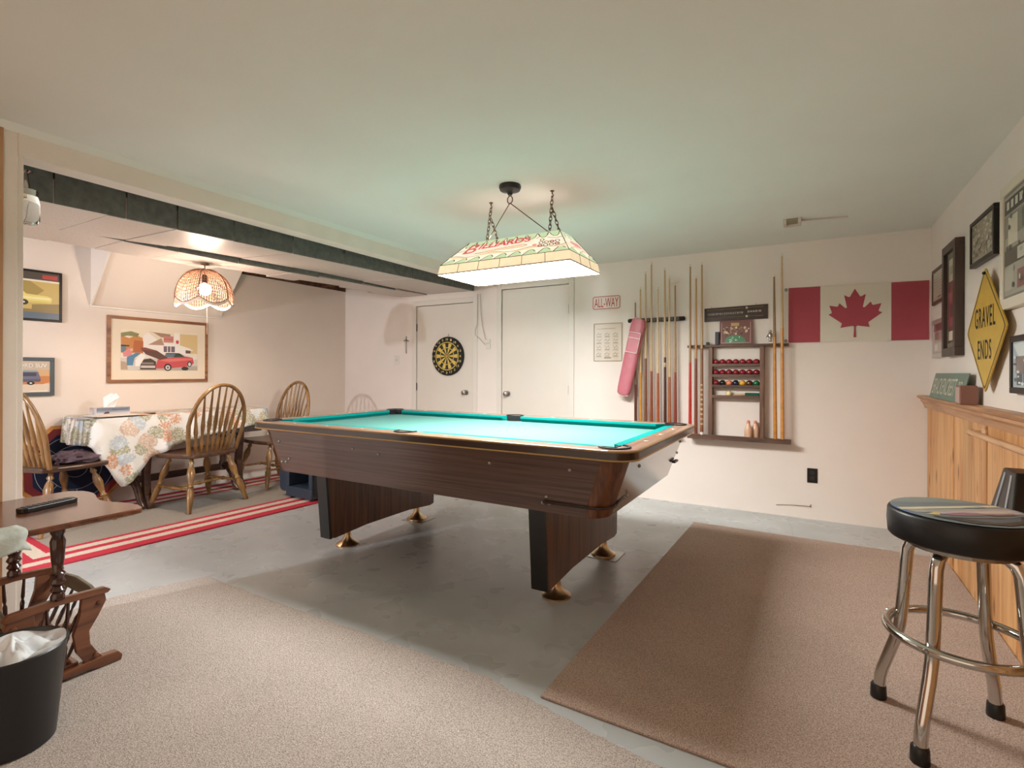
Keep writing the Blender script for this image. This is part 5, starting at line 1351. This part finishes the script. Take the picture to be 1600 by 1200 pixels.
# ================================================================== MAGAZINE END TABLE
M_mah = wood('mahogany', '#6d3f28', '#43241a', 'X', 3, 8, .22, coat=.5)
M_mahy = wood('mahogany_rail', '#7a4a30', '#4f2c1e', 'Y', 3, 8, .28, coat=.4)
M_mahd = mat('mahogany_turned', '#3a1c14', .2, coat=.6)
MT = thing('magazine_end_table', 'mahogany end table with turned posts above a slatted magazine rack', 'end table', (-2.65, .80, .0095))
def scal(y0, y1):
    p = [(-2.985, y0), (-2.36, y0), (-2.355, y0 + .02)]
    p += [(-2.355, y1 - .04), (-2.362, y1 - .012), (-2.385, y1)]
    for k in range(1, 12):
        u = k / 12; x = -2.385 - u * .545
        p.append((x, y1 - .022 * math.sin(PI * u) + .016 * math.sin(3 * PI * u)))
    p += [(-2.93, y1), (-2.975, y1 - .03), (-2.985, y1 - .06)]
    return p
MB().prism(scal(.54, 1.062), .022, 'z', .598).build('table_top', M_mah, MT, bevel=.006, bseg=3)
POSTP = [(0, .022), (.06, .022), (.10, .016), (.14, .024), (.19, .016), (.24, .025), (.30, .017), (.36, .024), (.40, .015), (.55, .020), (.80, .024), (.88, .017), (.92, .023), (1, .022)]
for px2 in (-2.425, -2.86):
    m = MB(); turned(m, (px2, .80, .325), (px2, .80, .598), POSTP, 16); m.build('post', M_mahd, MT, smooth=50)
    xx = px2 + .045 if px2 > -2.6 else px2
    pn = MB().prism([(.645, .300), (.66, .322), (.80, .330), (.945, .322), (.965, .308), (.955, .297), (.80, .304), (.66, .292)], .026, 'x', px2 - .013).build('end_rail', M_mahy, MT, bevel=.003)
    for s in (-1, 1):
        y = lambda v: .80 + s * v
        pts = [(y(.145), .300), (y(.150), .27), (y(.125), .22), (y(.095), .17), (y(.098), .12), (y(.125), .07), (y(.145), .045), (y(.085), .045), (y(.055), .10), (y(.045), .17), (y(.065), .24), (y(.07), .300)]
        if s > 0: pts = pts[::-1]
        MB().prism(pts, .020, 'x', px2 - .010).build('stile', M_mahy, MT, bevel=.002)
        for zz, dy in ((.268, .125), (.068, .115)): MB().lathe([(.010, 0), (.009, .006), (.003, .009)], (px2 + .010, y(dy), zz), 12, (1, 0, 0)).build('peg', M_mahy, MT, smooth=True)
    for dy in (-.02, .02):
        m = MB(); turned(m, (px2, .80 + dy, .06), (px2, .80 + dy * 1.6, .302), [(0, .005), (.3, .007), (.35, .004), (.4, .007), (.6, .008), (.65, .004), (.7, .007), (1, .005)], 8); m.build('spindle', M_mahd, MT, smooth=50)
    MB().prism([(.60, .0098), (.66, .0098), (.72, .022), (.88, .022), (.94, .0098), (1.0, .0098), (1.005, .03), (.99, .05), (.92, .055), (.80, .046), (.68, .055), (.61, .05), (.595, .03)], .034, 'x', px2 - .017).build('runner', M_mahy, MT, bevel=.004)
M_grn2 = wood('lit_grey_rail', '#7c7566', '#5c5448', 'X', 3, 8, .3)  # pale grey put into the wood for the light on these rails
for s in (-1, 1):
    yy = .80 + s * .135
    MB().prism([(-2.86, .262), (-2.425, .262), (-2.425, .285), (-2.52, .312), (-2.6425, .322), (-2.765, .312), (-2.86, .285)], .014, 'y', yy - .007).build('side_rail', M_grn2, MT, bevel=.003)
    for k in range(6):
        x = -2.80 + k * .063
        m = MB(); turned(m, (x, .80 + s * .05, .062), (x, yy, .268), [(0, .005), (.25, .008), (.32, .004), (.4, .008), (.6, .008), (.68, .004), (.75, .007), (1, .005)], 8); m.build('spindle', M_mahd, MT, smooth=50)
MB().box(-2.855, -2.43, .735, .865, .045, .062).build('rack_floor', M_mah, MT)

RM = thing('remote_control', 'black remote control on the mahogany end table', 'remote', (-2.697, .858, .6205))
rme = MB().prism(rrect(-.026, .026, -.103, .103, .018, 4), .018, 'z', 0)
rb = bpy.data.objects
def loc_build(m, name, mt, par):
    ORG_save = ORG[par.name]; ORG[par.name] = Vector(); o = m.build(name, mt, par, bevel=.003); ORG[par.name] = ORG_save; return o
loc_build(rme, 'body', M_black, RM)
M_key = mat('remote_key', '#4a4c50', .5)
for r in range(9):
    for c in range(3):
        loc_build(MB().box(-.018 + c * .013, -.009 + c * .013, -.085 + r * .019, -.074 + r * .019, .018, .0205), 'button', M_key, RM)
RM.rotation_euler.z = R_(15)

# pale towel over the near edge of the end table
tw = MB(); nu, nv = 14, 16; vs = []
for i in range(nu + 1):
    for j in range(nv + 1):
        y = .40 + .29 * i / nu; t = j / nv
        L_ = .26 * t
        if L_ < .09: x, z = -2.445 + L_, .6235
        else:
            d_ = L_ - .09; x, z = -2.352 + .012 * math.sin(min(1, d_ / .02) * PI / 2), .622 - d_ * (.62 + .28 * math.sin(i * .35 + .5))
        x += .010 * math.sin(i * 1.3 + j * .4) * t * (1 if L_ > .09 else .0)
        vs.append((x, y + .012 * math.sin(j * .5) * t, z))
tw.add(vs, [(i * (nv + 1) + j, (i + 1) * (nv + 1) + j, (i + 1) * (nv + 1) + j + 1, i * (nv + 1) + j + 1) for i in range(nu) for j in range(nv)])
to = tw.build('draped_towel', mat('pale_towel', '#c3ccc6', .9, noise=(9, .15), bump=(60, .3)), smooth=70)
md = to.modifiers.new('thick', 'SOLIDIFY'); md.thickness = .006; md.offset = 1
tag(to, 'pale grey-green towel draped over the edge of the end table', 'towel')

# waste bin with bag
WBX, WBY = -2.16, .60
WB = thing('waste_bin', 'black plastic waste bin lined with a white bag in the corner', 'waste bin', (WBX, WBY, .0095))
MB().lathe([(.100, .0098), (.106, .013), (.133, .305), (.137, .31), (.134, .314), (.130, .31), (.103, .02), (.01, .018)], (WBX, WBY, 0), 40, cap=False).build('bin', mat('bin_black', '#202124', .38), WB, smooth=50)
bm_ = MB(); vs = []; nb_, kb = 10, 40
for i in range(nb_ + 1):
    for k in range(kb):
        a = 2 * PI * k / kb
        if i == 0: r, z = .112, .22
        elif i == 1: r, z = .1295, .304 + .006 * math.sin(5 * a) + .014 * max(0, math.sin(a + 1.0))
        else:
            f = (i - 1) / (nb_ - 1); r = .124 * (1 - f) + .002
            z = .306 + .006 * math.sin(5 * a) * (1 - f) + .014 * max(0, math.sin(a + 1.0)) * (1 - f) - .05 * f * (1 - f) * 2 + .035 * f * f * (1 + .4 * math.sin(3 * a + 2)) + .014 * math.sin(7 * a + 5 * f) * math.sin(PI * f) + .012 * math.sin(4 * a - 9 * f) * math.sin(PI * f)
        vs.append((WBX + r * math.cos(a), WBY + r * math.sin(a), z))
bm_.add(vs, [(i * kb + k, i * kb + (k + 1) % kb, (i + 1) * kb + (k + 1) % kb, (i + 1) * kb + k) for i in range(nb_) for k in range(kb)] + [tuple(nb_ * kb + k for k in range(kb))])
bm_.build('bag', mat('white_bag', '#e4e8ec', .3, noise=(6, .05), bump=(18, .4)), WB, smooth=70)
